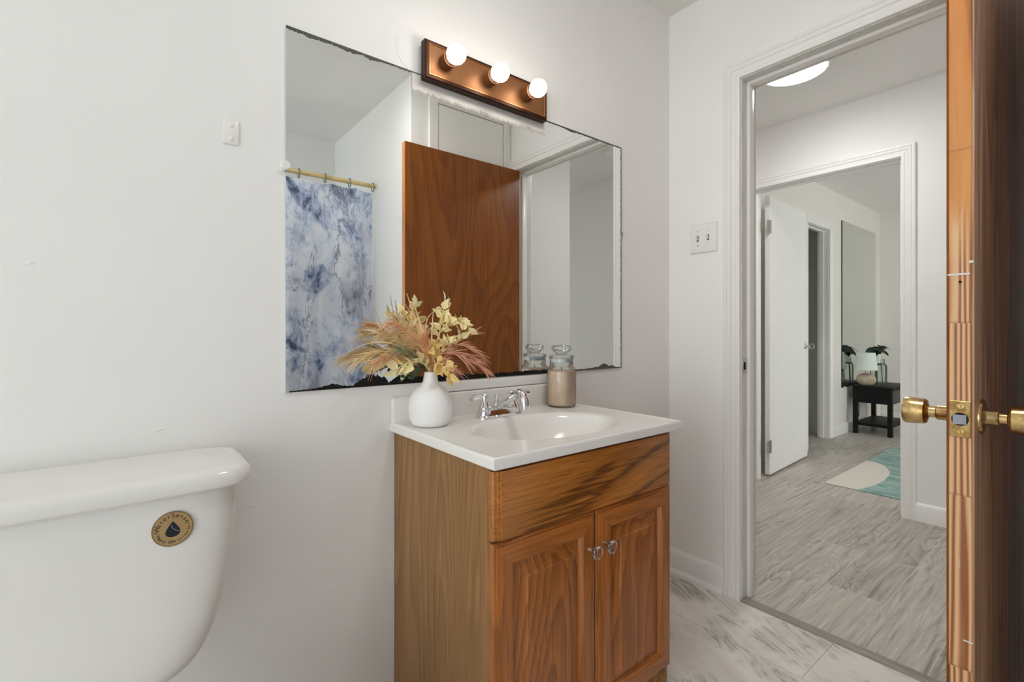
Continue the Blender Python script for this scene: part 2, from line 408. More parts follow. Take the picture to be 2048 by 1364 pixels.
# ------------------------------------------------------------------ mesh builder
class MB:
    def __init__(self):
        self.bm = bmesh.new()
        self.mats = []
    def mi(self, m):
        if m is None: return 0
        if m not in self.mats: self.mats.append(m)
        return self.mats.index(m)
    def box(self, x0, x1, y0, y1, z0, z1, bev=0.0, seg=2, M4=None, mat=None):
        r = bmesh.ops.create_cube(self.bm, size=1.0)
        vs = r['verts']
        for v in vs:
            v.co = Vector((x0 + (v.co.x + .5) * (x1 - x0), y0 + (v.co.y + .5) * (y1 - y0), z0 + (v.co.z + .5) * (z1 - z0)))
        fs = set(f for v in vs for f in v.link_faces)
        if bev > 0:
            es = list({e for v in vs for e in v.link_edges})
            rr = bmesh.ops.bevel(self.bm, geom=es, offset=bev, segments=seg, affect='EDGES', profile=0.5)
            vs = list({v for f in rr['faces'] for v in f.verts} | {v for v in vs if v.is_valid})
            fs = set(f for v in vs for f in v.link_faces)
        if M4 is not None:
            for v in vs: v.co = M4 @ v.co
        k = self.mi(mat)
        for f in fs: f.material_index = k
        return self
    def rings(self, rows, closed=True, cap0=False, cap1=False, mat=None):
        """rows: list of lists of points, joined row to row"""
        k = self.mi(mat)
        vr = [[self.bm.verts.new(Vector(p)) for p in r] for r in rows]
        n = len(rows[0])
        for i in range(len(vr) - 1):
            for j in range(n if closed else n - 1):
                j2 = (j + 1) % n
                try:
                    f = self.bm.faces.new((vr[i][j], vr[i][j2], vr[i + 1][j2], vr[i + 1][j])); f.material_index = k
                except ValueError: pass
        if cap0:
            f = self.bm.faces.new(list(reversed(vr[0]))); f.material_index = k
        if cap1:
            f = self.bm.faces.new(vr[-1]); f.material_index = k
        return self
    def lathe(self, prof, o=(0, 0, 0), n=40, M4=None, mat=None, sx=1.0, sy=1.0):
        """prof: (radius, z) from bottom to top"""
        rows = []
        for r, z in prof:
            rr = max(r, 1e-5)
            row = []
            for j in range(n):
                a = 2 * PI * j / n
                p = Vector((rr * math.cos(a) * sx, rr * math.sin(a) * sy, z))
                if M4 is not None: p = M4 @ p
                row.append(p + Vector(o))
            rows.append(row)
        return self.rings(rows, True, True, True, mat)
    def tube(self, pts, r, n=10, mat=None, flat=1.0):
        """r: number or list of radii"""
        pts = [Vector(p) for p in pts]
        rows = []
        up = Vector((0, 0, 1))
        prev = None
        for i, p in enumerate(pts):
            d = (pts[min(i + 1, len(pts) - 1)] - pts[max(i - 1, 0)]).normalized()
            if prev is None:
                a = d.cross(up)
                if a.length < 1e-3: a = d.cross(Vector((1, 0, 0)))
                a.normalize()
            else:
                a = (prev - d * prev.dot(d)).normalized()
            prev = a
            b = d.cross(a).normalized()
            rr = r[i] if isinstance(r, (list, tuple)) else r
            rows.append([p + a * (rr * math.cos(2 * PI * j / n)) + b * (rr * flat * math.sin(2 * PI * j / n)) for j in range(n)])
        return self.rings(rows, True, True, True, mat)
    def poly(self, pts, thick, mat=None):
        """flat outline pts (3-D, in order), extruded by vector thick"""
        k = self.mi(mat)
        t = Vector(thick)
        a = [self.bm.verts.new(Vector(p)) for p in pts]
        b = [self.bm.verts.new(Vector(p) + t) for p in pts]
        n = len(pts)
        fs = [self.bm.faces.new(a), self.bm.faces.new(list(reversed(b)))]
        for i in range(n):
            fs.append(self.bm.faces.new((a[i], b[i], b[(i + 1) % n], a[(i + 1) % n])))
        for f in fs: f.material_index = k
        return self
    def ribbon(self, pts, w, side, mat=None):
        k = self.mi(mat)
        rows = []
        for p, ww in zip(pts, w):
            rows.append((self.bm.verts.new(p - side * ww), self.bm.verts.new(p + side * ww)))
        for (a, b), (c2, d) in zip(rows, rows[1:]):
            f = self.bm.faces.new((a, b, d, c2)); f.material_index = k
        return self
    def build(self, name, mat=None, parent=None, world=True, smooth=35, fix=True):
        bm = self.bm
        if parent is not None and world:
            o = world_loc(parent)
            for v in bm.verts: v.co -= o
        if fix: bmesh.ops.recalc_face_normals(bm, faces=bm.faces[:])
        me = bpy.data.meshes.new(name)
        bm.to_mesh(me); bm.free()
        if smooth:
            for p in me.polygons: p.use_smooth = True
            me.set_sharp_from_angle(angle=math.radians(smooth))
        ml = self.mats if self.mats else [mat]
        for m in ml: me.materials.append(m if m is not None else mat)
        ob = bpy.data.objects.new(name, me)
        COL.objects.link(ob)
        if parent is not None: ob.parent = parent
        return ob

def world_loc(o):
    v = Vector((0, 0, 0))
    while o is not None:
        v = v + o.location
        o = o.parent
    return v

def tag(o, label, cat, group=None, kind=None):
    o['label'] = label; o['category'] = cat
    if group: o['group'] = group
    if kind: o['kind'] = kind
    return o
def thing(name, label, cat, loc=(0, 0, 0), group=None, kind=None, rotz=0.0):
    o = bpy.data.objects.new(name, None)
    o.empty_display_size = 0.05
    COL.objects.link(o)
    o.location = loc
    o.rotation_euler = (0, 0, rotz)
    return tag(o, label, cat, group, kind)
def struct(o, label, cat):
    return tag(o, label, cat, None, 'structure')
def axis_y(sign=-1):
    """maps the lathe's +z to -y (sign -1) or +y"""
    return Matrix.Rotation(PI / 2, 4, 'X') if sign < 0 else Matrix.Rotation(-PI / 2, 4, 'X')
def axis_x(sign=-1):
    return Matrix.Rotation(-PI / 2, 4, 'Y') if sign < 0 else Matrix.Rotation(PI / 2, 4, 'Y')

# ------------------------------------------------------------------ room dimensions
H = 2.44
XE = 1.8725          # bathroom side of the door wall
XH = XE + 0.115      # hall side of the door wall
XW = -3.00           # west wall
YS = -1.16           # short south wall behind the open door
XA = 1.197           # tub alcove end wall
YB = -2.39           # back wall behind the tub
XF = 3.43            # hall far wall
XB = XF + 0.115      # bedroom side of that wall
YBN = 0.53           # bedroom north wall
XBE = 6.98           # bedroom far wall
D1 = (-1.088, -0.323, 2.035)    # bathroom doorway y0, y1, head
D2 = (-0.4675, 0.360, 2.035)    # bedroom doorway

# floors and ceilings
struct(MB().box(XW, XE + 0.02, YB, 0, -0.05, 0).build('floor', M['marble_vinyl']), 'pale marble-look vinyl floor of the bathroom', 'floor')
struct(MB().box(XE + 0.02, XBE, -3.2, 1.6, -0.05, 0.0).build('floor_hall', M['planks']), 'grey wood-look plank floor of the hall and bedroom', 'floor')
struct(MB().box(XW - .1, XE + 0.05, YB - .1, 0.1, H, H + 0.05).build('ceiling', M['ceiling']), 'off-white stippled bathroom ceiling', 'ceiling')
struct(MB().box(XE + 0.05, XF + 0.06, -3.2, 1.6, H, H + 0.05).build('ceiling_hall', M['ceiling']), 'white hall ceiling carrying the round light', 'ceiling')
struct(MB().box(XF + 0.06, XBE + .1, -3.2, 1.6, H, H + 0.05).build('ceiling_bedroom', M['ceiling']), 'white ceiling of the far bedroom', 'ceiling')

# bathroom walls
wn = struct(MB().box(XW - .1, XE, 0, 0.1, 0, H).build('wall_north', M['wall']), 'white painted wall behind the vanity, mirror and toilet', 'wall')
def wall_with_door(name, mat, x0, x1, ya, yb, d):
    mb = MB()
    mb.box(x0, x1, ya, d[0] - 0.02, 0, H)
    mb.box(x0, x1, d[1] + 0.02, yb, 0, H)
    mb.box(x0, x1, d[0] - 0.02, d[1] + 0.02, d[2] + 0.02, H)
    return mb.build(name, mat)
we = struct(wall_with_door('wall_east', M['wall_warm'], XE, XH, -1.3, 1.6, D1), 'off-white wall with the open doorway to the hall', 'wall')
struct(MB().box(XA, XE, YS - 0.1, YS, 0, H).build('wall_south', M['wall_warm']), 'short white wall behind the open brown door', 'wall')
struct(MB().box(XA, XA + 0.1, YB, YS - 0.1, 0, H).build('wall_alcove', M['wall']), 'white end wall of the tub alcove', 'wall')
struct(MB().box(XW - .1, XA + .1, YB - 0.1, YB, 0, H).build('wall_back', M['wall']), 'white wall behind the shower curtain', 'wall')
struct(MB().box(XW - .1, XW, YB - .1, .1, 0, H).build('wall_west', M['wall']), 'white wall at the unseen window end of the bathroom', 'wall')
# hall and bedroom walls
struct(MB().box(2.55, 2.72, -3.2, -3.1, 0, H).box(2.94, XF, -3.2, -3.1, 0, H).box(2.72, 2.94, -3.2, -3.1, 2.05, H).build('wall_hall_end', M['hall_wall']), 'white wall with an added daylight opening at the far end of the hall', 'wall')  # slot added in the end wall, sized for the sky light it admits
struct(wall_with_door('wall_hall_east', M['hall_wall'], XF, XB, -3.2, 1.6, D2), 'white hall wall with the doorway to the bedroom', 'wall')
struct(MB().box(XH, 2.55, -1.4, -1.30, 0, H).build('wall_hall_south', M['hall_wall']), 'white hall wall just beyond the brown door', 'wall')
struct(MB().box(2.45, 2.55, -3.2, -1.4, 0, H).build('wall_hall_west', M['hall_wall']), 'white side wall of the hall seen only in the mirror', 'wall')
struct(MB().box(XH, XF, 1.5, 1.6, 0, H).build('wall_hall_north', M['hall_wall']), 'white end wall of the hall', 'wall')
BW = (4.0, 6.4, 0.5, 2.25)  # opening added in the unseen south wall to light the bedroom
mb = MB()
mb.box(XB, BW[0], -3.2, -3.1, 0, H); mb.box(BW[1], XBE, -3.2, -3.1, 0, H)
mb.box(BW[0], BW[1], -3.2, -3.1, 0, BW[2]); mb.box(BW[0], BW[1], -3.2, -3.1, BW[3], H)
struct(mb.build('wall_bedroom_south', M['bed_wall']), 'bedroom wall with an opening added to let daylight in', 'wall')
ID = (4.62, 5.36, 2.035)     # inner doorway in the bedroom's north wall, x0, x1, head
mb = MB()
mb.box(XB, ID[0] - .02, YBN, YBN + .1, 0, H); mb.box(ID[1] + .02, XBE, YBN, YBN + .1, 0, H)
mb.box(ID[0] - .02, ID[1] + .02, YBN, YBN + .1, ID[2] + .02, H)
struct(mb.build('wall_bedroom_north', M['bed_wall']), 'off-white bedroom wall with a doorway and a wall mirror', 'wall')
struct(MB().box(XBE, XBE + .1, -3.2, 1.6, 0, H).build('wall_bedroom_east', M['bed_wall']), 'cream wall at the far end of the bedroom', 'wall')
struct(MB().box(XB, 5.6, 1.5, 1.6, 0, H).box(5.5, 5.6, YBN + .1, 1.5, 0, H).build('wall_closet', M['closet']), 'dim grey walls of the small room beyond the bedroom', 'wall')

# ------------------------------------------------------------------ casings, jambs, baseboards
CAS = [(0.0, 0.0), (0.0, 0.011), (0.004, 0.013), (0.012, 0.013), (0.016, 0.010), (0.030, 0.012), (0.034, 0.016), (0.044, 0.017), (0.048, 0.0135), (0.052, 0.018), (0.060, 0.018), (0.064, 0.015), (0.064, 0.0)]
def casing_yz(mb, xw, side, d, prof=CAS, rev=0.004):
    """casing round a doorway in a wall of constant x; side -1 sticks out to -x"""
    y0, y1, zt = d[0] - rev, d[1] + rev, d[2] + rev
    rows = [[(xw + side * v, y0 - u, 0.0), (xw + side * v, y0 - u, zt + u), (xw + side * v, y1 + u, zt + u), (xw + side * v, y1 + u, 0.0)] for u, v in prof]
    mb.rings(rows, False)
def casing_xz(mb, yw, side, d, prof=CAS, rev=0.004):
    x0, x1, zt = d[0] - rev, d[1] + rev, d[2] + rev
    rows = [[(x0 - u, yw + side * v, 0.0), (x0 - u, yw + side * v, zt + u), (x1 + u, yw + side * v, zt + u), (x1 + u, yw + side * v, 0.0)] for u, v in prof]
    mb.rings(rows, False)
t1 = thing('trim_1', 'white moulded door frame between bathroom and hall', 'door frame', (XE, (D1[0] + D1[1]) / 2, 0), None, 'structure')
mb = MB(); casing_yz(mb, XE, -1, D1); mb.build('casing', M['trim'], t1, smooth=25)
mb = MB(); casing_yz(mb, XH, 1, D1); mb.build('casing', M['trim'], t1, smooth=25)
J = 0.02
mb = MB()
mb.box(XE, XH, D1[0] - J, D1[0], 0, D1[2] + J); mb.box(XE, XH, D1[1], D1[1] + J, 0, D1[2] + J); mb.box(XE, XH, D1[0], D1[1], D1[2], D1[2] + J)
mb.build('jamb', M['trim_worn'], t1)
mb = MB()
xs0, xs1 = XE + 0.038, XE + 0.075
mb.box(xs0, xs1, D1[0], D1[0] + .013, 0, D1[2] - .013, .002); mb.box(xs0, xs1, D1[1] - .013, D1[1], 0, D1[2] - .013, .002); mb.box(xs0, xs1, D1[0], D1[1], D1[2] - .013, D1[2], .002)
mb.build('door_stop', M['trim'], t1)
sp = MB().box(XE + .006, XE + .036, D1[1] - .0012, D1[1] + .0005, 0.885, 0.945, .0005).build('strike_plate', M['nickel'], t1)
MB().box(XE + .013, XE + .028, D1[1] - .0018, D1[1] - .001, 0.90, 0.93).build('latch_hole', M['dark_gap'], sp)

t2 = thing('trim_2', 'white moulded door frame between hall and bedroom', 'door frame', (XF, (D2[0] + D2[1]) / 2, 0), None, 'structure')
mb = MB(); casing_yz(mb, XF, -1, D2); mb.build('casing', M['trim'], t2, smooth=25)
mb = MB(); casing_yz(mb, XB, 1, D2); mb.build('casing', M['trim'], t2, smooth=25)
mb = MB()
mb.box(XF, XB, D2[0] - J, D2[0], 0, D2[2] + J); mb.box(XF, XB, D2[1], D2[1] + J, 0, D2[2] + J); mb.box(XF, XB, D2[0], D2[1], D2[2], D2[2] + J)
mb.build('jamb', M['trim'], t2)
mb = MB()
xs0, xs1 = XB - 0.075, XB - 0.040
mb.box(xs0, xs1, D2[0], D2[0] + .012, 0, D2[2] - .012, .002); mb.box(xs0, xs1, D2[1] - .012, D2[1], 0, D2[2] - .012, .002); mb.box(xs0, xs1, D2[0], D2[1], D2[2] - .012, D2[2], .002)
mb.build('door_stop', M['trim'], t2)

t3 = thing('trim_3', 'white door frame of the dim doorway inside the bedroom', 'door frame', ((ID[0] + ID[1]) / 2, YBN, 0), None, 'structure')
mb = MB(); casing_xz(mb, YBN, -1, ID); mb.build('casing', M['trim'], t3, smooth=25)
mb = MB()
mb.box(ID[0] - J, ID[0], YBN, YBN + .1, 0, ID[2] + J); mb.box(ID[1], ID[1] + J, YBN, YBN + .1, 0, ID[2] + J); mb.box(ID[0], ID[1], YBN, YBN + .1, ID[2], ID[2] + J)
mb.box(ID[0], ID[0] + .012, YBN + .045, YBN + .08, 0, ID[2] - .012); mb.box(ID[1] - .012, ID[1], YBN + .045, YBN + .08, 0, ID[2] - .012); mb.box(ID[0], ID[1], YBN + .045, YBN + .08, ID[2] - .012, ID[2])
mb.build('jamb', M['trim'], t3)

BASE = [(0.0, 0.0), (0.014, 0.0), (0.014, 0.082), (0.010, 0.090), (0.006, 0.096), (0.0, 0.10)]
SHOE = [(0.014, 0.0), (0.030, 0.0), (0.0295, 0.008), (0.026, 0.015), (0.020, 0.019), (0.014, 0.020)]
def base_x(mb, xw, side, y0, y1, prof):
    mb.rings([[(xw + side * v, y0, z), (xw + side * v, y1, z)] for v, z in prof], False)
    for y in (y0, y1): mb.bm.faces.new([mb.bm.verts.new((xw + side * v, y, z)) for v, z in prof])
def base_y(mb, yw, side, x0, x1, prof):
    mb.rings([[(x0, yw + side * v, z), (x1, yw + side * v, z)] for v, z in prof], False)
    for x in (x0, x1): mb.bm.faces.new([mb.bm.verts.new((x, yw + side * v, z)) for v, z in prof])
mb = MB(); base_x(mb, XE, -1, D1[1] + .068, -0.0, BASE); base_x(mb, XE, -1, D1[1] + .068, -0.0, SHOE)
struct(mb.build('baseboard_east', M['trim'], smooth=30), 'white baseboard between vanity and doorway', 'baseboard')
mb = MB(); base_y(mb, 0, -1, 1.20, XE - .03, BASE)
struct(mb.build('baseboard_north', M['trim'], smooth=30), 'white baseboard behind the vanity corner', 'baseboard')
mb = MB(); base_x(mb, XF, -1, -3.1, D2[0] - .068, BASE)
struct(mb.build('baseboard_hall', M['trim'], smooth=30), 'white baseboard on the hall wall beside the bedroom doorway', 'baseboard')
mb = MB(); base_y(mb, YBN, -1, ID[1] + .068, XBE, BASE)
struct(mb.build('baseboard_bedroom', M['trim'], smooth=30), 'white baseboard below the bedroom mirror', 'baseboard')
mb = MB(); base_x(mb, XBE, -1, -3.1, YBN - .02, BASE)
struct(mb.build('baseboard_bedroom_east', M['trim'], smooth=30), 'white baseboard along the far bedroom wall', 'baseboard')
# threshold strip
mb = MB()
mb.rings([[(XE - .012 + a, D1[0], z), (XE - .012 + a, D1[1], z)] for a, z in ((0, 0), (0.004, .005), (0.012, .008), (.036, .008), (.044, .004), (.046, 0))], False)
struct(mb.build('trim_4', M['threshold'], smooth=30), 'grey wooden threshold strip between the marble floor and the planks', 'threshold strip')

# ------------------------------------------------------------------ bathroom door (open, at the right)
DX0, DY0, DY1 = 1.1095, -1.0885, -1.0530
DZ0, DZ1 = 0.012, 2.028
DXH = XE - 0.004
d1 = thing('door_1', 'open brown wooden bathroom door with brass knobs and a worn raw edge', 'door', (DXH, DY0, 0), None, 'structure')
MB().box(DX0, DXH, DY0 + .003, DY1 - .003, DZ0, DZ1, 0.0008, 1).build('slab', M['pine_edge'], d1)
f1 = MB().box(DX0 + .0005, DXH, DY1 - .003, DY1, DZ0, DZ1, 0.0006, 1).build('veneer', M['mahogany'], d1); f1['label'] = 'smooth reddish brown veneer facing the mirror'
f2 = MB().box(DX0 + .0005, DXH, DY0, DY0 + .003, DZ0, DZ1, 0.0006, 1).build('veneer', M['worn_face'], d1); f2['label'] = 'dark worn brown veneer facing the tub'
KX, KZ = 1.170, 0.903
lp = MB().box(DX0 - .0016, DX0 + .0005, (DY0 + DY1) / 2 - .0135, (DY0 + DY1) / 2 + .0135, KZ - .031, KZ + .031, 0.0007, 1).build('latch_plate', M['brass_plate'], d1)
for s in (-1, 1): MB().lathe([(0.0045, 0), (0.0045, .0006), (.003, .0008), (0.001, .0004)], (DX0 - .0014, (DY0 + DY1) / 2, KZ + s * .022), 16, axis_x(-1)).build('screw', M['brass'], lp)
ym = (DY0 + DY1) / 2
MB().lathe([(0.0112, 0), (0.0112, .0006)], (DX0 - .0016, ym, KZ), 24, axis_x(-1)).build('latch_hole', M['dark_gap'], lp)
mb = MB()
mb.rings([[(DX0 - .002, ym - .009, KZ - .0085), (DX0 - .002, ym + .009, KZ - .0085), (DX0 - .002, ym + .009, KZ + .0085), (DX0 - .002, ym - .009, KZ + .0085)],
          [(DX0 - .0042, ym - .008, KZ - .008), (DX0 - .0095, ym + .008, KZ - .008), (DX0 - .0095, ym + .008, KZ + .008), (DX0 - .0042, ym - .008, KZ + .008)]], True, True, True)
mb.build('latch_bolt', M['steel'], lp)
KPROF = [(0.0305, 0), (0.0305, .002), (0.029, .0045), (0.024, .006), (0.015, .0075), (0.0135, .010), (0.0135, .022), (0.0125, .0235), (0.0105, .0245), (0.0105, .034), (0.013, .036), (0.021, .0375), (0.0232, .040), (0.0245, .055), (0.0252, .0675), (0.0240, .0705), (0.0200, .0718), (0.0, .0722)]
k1 = MB().lathe(KPROF, (KX, DY1, KZ), 40, axis_y(1)).build('knob', M['brass'], d1)
k2 = MB().lathe([(r, z * 0.97) for r, z in KPROF], (KX, DY0, KZ), 40, axis_y(-1)).build('knob', M['brass'], d1)
for z in (0.25, 1.05, 1.8):
    MB().lathe([(0.006, -.045), (0.006, .045)], (XE - .008, DY0 - .006, z), 14).build('hinge', M['nickel'], d1)
# paint smears on the raw edge, and its old nail hole
mb = MB()
mb.box(DX0 - .0007, DX0 + .0004, ym - .012, ym + .016, 1.1485, 1.1515).box(DX0 - .0007, DX0 + .0004, ym - .0165, ym - .011, 1.168, 1.172)
mb.box(DX0 - .0007, DX0 + .0004, ym - .016, ym - .004, 0.5275, 0.5295)
mb.build('paint_smear_or_mask', plain('paint_smear_or_mask', c(224, 222, 220), 0.5), d1)
MB().lathe([(0.0022, 0), (0.0022, .0006)], (DX0 - .0002, ym, 1.137), 12, axis_x(-1)).build('nail_hole', M['dark_gap'], d1)

# bedroom door, opened into the bedroom
A2 = math.radians(3.4)
d2 = thing('door_2', 'white painted bedroom door standing open with a glass knob', 'door', (XB + .065, 0.325, 0), None, 'structure', rotz=A2)
MB().box(0.0, 0.805, 0, 0.035, 0.015, 2.026, .0015, 1).build('slab', M['hall_wall'], d2, world=False)
MB().box(0.784, 0.808, -0.006, 0.001, 0.06, 2.026, .002, 1).build('edge_strip', M['trim'], d2, world=False)
k = MB().lathe([(0.024, 0), (0.024, .004), (.012, .008), (.009, .012), (.009, .028)], (0.745, 0, 0.925), 24, axis_y(-1)).build('rosette', M['nickel'], d2, world=False)
MB().lathe([(0.011, .028), (.02, .032), (.025, .042), (.025, .055), (.019, .063), (0, .065)], (0.745, 0, 0.925), 12, axis_y(-1)).build('knob', M['acrylic'], k, world=False)
for z in (0.22, 1.80):
    mb = MB(); mb.lathe([(0.007, -.045), (0.007, .045)], (-.003, -.006, z), 12)
    mb.box(-.001, .032, -.0015, 0.0005, z - .043, z + .043).box(-.065, -.003, -.006, -.004, z - .043, z + .043)
    mb.build('hinge', M['nickel'], d2, world=False)

# cupboard door high on the south wall
cp = thing('cupboard_door', 'flush white cupboard door high on the wall behind the brown door', 'cupboard door', (1.59, YS, 1.55))
CX0, CX1, CZ0, CZ1 = 1.36, 1.815, 1.55, 2.325
MB().box(CX0, CX1, YS + .001, YS + .012, CZ0, CZ1, .002, 1).build('panel', M['trim'], cp)
mb = MB()
for a, b, e, f in ((CX0 - .06, CX0 - .004, CZ0 - .06, CZ1 + .06), (CX1 + .004, CX1 + .055, CZ0 - .06, CZ1 + .06), (CX0 - .004, CX1 + .004, CZ1 + .004, CZ1 + .06), (CX0 - .004, CX1 + .004, CZ0 - .06, CZ0 - .004)):
    mb.box(a, b, YS, YS + .016, e, f, .002, 1)
mb.build('frame', M['trim'], cp)
MB().box(CX0 - .005, CX1 + .005, YS, YS + .0012, CZ0 - .005, CZ1 + .005).build('gap', M['dark_gap'], cp)
for z in (1.66, 2.03, 2.22):
    MB().lathe([(.005, -.03), (.005, .03)], (CX1 + .004, YS + .018, z), 10).build('hinge', M['trim'], cp)

# ------------------------------------------------------------------ vanity cabinet
VX0, VX1 = 0.570, 1.183
VYF = -0.449        # front of the carcass
VYD = -0.467        # front of doors and drawer front
VT = 0.778          # top of the cabinet
v = thing('vanity_cabinet', 'oak vanity cabinet with two raised-panel doors under the white sink top', 'cabinet', ((VX0 + VX1) / 2, VYF / 2, 0))
o = MB().box(VX0, VX0 + .014, VYF, -.002, 0.0, VT).build('side_panel', M['oak_side'], v); o['label'] = 'yellowish wood-grain laminate side facing the toilet'
MB().box(VX1 - .014, VX1, VYF, -.002, 0.0, VT).build('side_panel', M['oak_side'], v)
mb = MB()
mb.box(VX0 + .014, VX1 - .014, VYF + .0, VYF + .02, 0.11, 0.15); mb.box(VX0 + .014, VX1 - .014, VYF, VYF + .02, VT - .03, VT)
mb.box(VX0 + .014, VX0 + .04, VYF, VYF + .02, 0.11, VT); mb.box(VX1 - .04, VX1 - .014, VYF, VYF + .02, 0.11, VT)
mb.box(VX0 + .014, VX1 - .014, VYF, VYF + .02, 0.60, 0.655)
mb.build('face_frame', M['oak_v'], v)
MB().box(VX0 + .014, VX1 - .014, VYF + .06, VYF + .075, 0, 0.11).build('toe_kick', M['oak_side'], v)
MB().box(VX0 + .014, VX1 - .014, -.012, -.003, 0.05, VT).build('back_panel', M['oak_side'], v)
MB().box(VX0 + .014, VX1 - .014, VYF + .02, -.012, 0.11, 0.125).build('bottom_panel', M['oak_side'], v)

def rect_loft(mb, x0, x1, z0, z1, steps, yb, mh=None, mv=None, cap=True, mcap=None):
    """lofts rectangles: steps of (inset, y); faces above/below take mh, left/right take mv"""
    rows = []
    for ins, y in steps:
        rows.append([(x0 + ins, y, z0 + ins), (x1 - ins, y, z0 + ins), (x1 - ins, y, z1 - ins), (x0 + ins, y, z1 - ins)])
    vr = [[mb.bm.verts.new(p) for p in r] for r in rows]
    for i in range(len(vr) - 1):
        for j in range(4):
            f = mb.bm.faces.new((vr[i][j], vr[i][(j + 1) % 4], vr[i + 1][(j + 1) % 4], vr[i + 1][j]))
            f.material_index = mb.mi(mh if j in (0, 2) else mv)
    if cap:
        f = mb.bm.faces.new(vr[-1]); f.material_index = mb.mi(mcap or mv)
    f = mb.bm.faces.new(list(reversed(vr[0]))); f.material_index = mb.mi(mv)
EDGE = [(0.0, VYF), (0.0, VYD + .010), (0.003, VYD + .007), (0.008, VYD + .0062), (0.0085, VYD + .0035), (0.0145, VYD + .0028), (0.015, VYD + 0.0006), (0.021, VYD)]
# false drawer front: end grain moulding only at its two ends
mb = MB()
dz0, dz1 = 0.630, 0.770
prof = [(0.0, VYF), (0.0, VYD + .010), (0.003, VYD + .007), (0.009, VYD + .0062), (0.0095, VYD + .0035), (0.0165, VYD + .0028), (0.017, VYD + .0006), (0.024, VYD)]
xs = [VX0 + a for a, b in prof] + [VX1 - a for a, b in reversed(prof)]
ys = [b for a, b in prof] + [b for a, b in reversed(prof)]
mb.rings([[(x, y, dz0) for x, y in zip(xs, ys)], [(x, y, dz0 + .002) for x, y in zip(xs, ys)], [(x, y, dz1) for x, y in zip(xs, ys)]], False)
mb.bm.faces.new([mb.bm.verts.new((x, y, dz0)) for x, y in zip(xs, ys)]); mb.bm.faces.new([mb.bm.verts.new((x, y, dz1)) for x, y in zip(xs, ys)])
mb.build('drawer_front', M['oak_drawer'], v, smooth=20)
def vanity_door(x0, x1, kx):
    mb = MB()
    z0, z1 = 0.122, 0.624
    rect_loft(mb, x0, x1, z0, z1, EDGE + [(0.046, VYD), (0.049, VYD + .002), (0.052, VYD + .007), (0.055, VYD + .0125)], VYF, M['oak_h'], M['oak_v'], False)
    dd = mb.build('door', None, v, smooth=20)
    p = MB()
    rect_loft(p, x0 + .055, x1 - .055, z0 + .055, z1 - .055, [(0, VYD + .014), (0, VYD + .0124), (0.006, VYD + .0118), (0.030, VYD + .0030), (0.0315, VYD + .0005), (0.036, VYD + .0005)], VYF, M['oak_panel'], M['oak_panel'])
    p.build('panel', None, dd, smooth=20)
    k = MB().lathe([(0.0055, 0), (0.005, .004), (0.0038, .012), (0.0042, .020)], (kx, VYD + .0005, 0.541), 20, axis_y(-1)).build('knob_stem', M['chrome'], dd)
    MB().lathe([(0.005, .018), (0.011, .020), (0.0155, .024), (0.016, .027), (0.014, .030), (0.008, .0325), (0, .033)], (kx, VYD + .0005, 0.541), 28, axis_y(-1)).build('knob', M['acrylic'], dd)
    MB().lathe([(0.0, .0175), (0.012, .018), (0.012, .0188), (0.0, .0192)], (kx, VYD + .0005, 0.541), 24, axis_y(-1)).build('knob_backing', M['chrome'], dd)
xm = 0.8745
vanity_door(VX0, xm - .0015, 0.846)
vanity_door(xm + .0015, VX1, 0.897)

# ------------------------------------------------------------------ sink top
TX0, TX1, TY0, TZ = 0.5586, 1.2146, -0.480, 0.8005
vt = thing('sink_top', 'glossy white vanity top with an oval moulded basin and backsplash', 'sink top', ((TX0 + TX1) / 2, TY0 / 2, VT + .0005))
bx, by, ba, bb = 0.8865, -0.272, 0.218, 0.146
angs = [2 * PI * i / 96 for i in range(96)]
for X, Y in ((TX0, TY0), (TX1, TY0), (TX1, -0.0), (TX0, -0.0)):
    a = math.atan2(Y - by, X - bx) % (2 * PI)
    j = min(range(len(angs)), key=lambda q: abs(angs[q] - a)); angs[j] = a
angs.sort()
def on_rect(a, ins):
    dx, dy = math.cos(a), math.sin(a)
    t = 1e9
    for lim, d, o0 in ((TX1 - ins, dx, bx), (TX0 + ins, dx, bx), (-0.0 - ins, dy, by), (TY0 + ins, dy, by)):
        if abs(d) > 1e-9:
            q = (lim - o0) / d
            if q > 0: t = min(t, q)
    return bx + dx * t, by + dy * t
def on_ell(a, s, sy=None):
    # direction a measured in the plane; matches the ellipse scaled by s
    dx, dy = math.cos(a), math.sin(a)
    r = 1.0 / math.sqrt((dx / (ba * s)) ** 2 + (dy / (bb * s)) ** 2)
    return bx + dx * r, by + dy * r
rows = []
for s, z in ((0.12, -.118), (0.3, -.115), (0.5, -.104), (0.68, -.083), (0.82, -.054), (0.91, -.028), (0.955, -.014), (0.985, -.0065), (1.01, -.0035), (1.04, -.0014), (1.075, -.0003), (1.10, 0.0), (1.13, 0.0)):
    rows.append([(*on_ell(a, s), TZ + z) for a in angs])
for ins, z in ((0.019, 0.0), (0.016, 0.0001), (0.011, 0.0018), (0.006, 0.0022), (0.0022, 0.0012), (0.0005, -0.0015), (0.0, -.004), (0.0, -.0205), (0.0015, -.0222), (0.004, -.0225)):
    rows.append([(*on_rect(a, ins), TZ + z) for a in angs])
mb = MB(); mb.rings(rows, True, True, False)
mb.build('countertop', M['marble_top'], vt, smooth=40)
MB().box(TX0, TX1, -.020, -.0005, TZ - .004, 0.871, 0.005, 3).build('backsplash', M['marble_top'], vt)
MB().lathe([(0.0, 0), (0.024, 0), (0.024, .002), (0.018, .003), (0.017, .001), (0.0, .001)], (bx, by, TZ - .118), 28).build('drain', M['chrome'], vt)

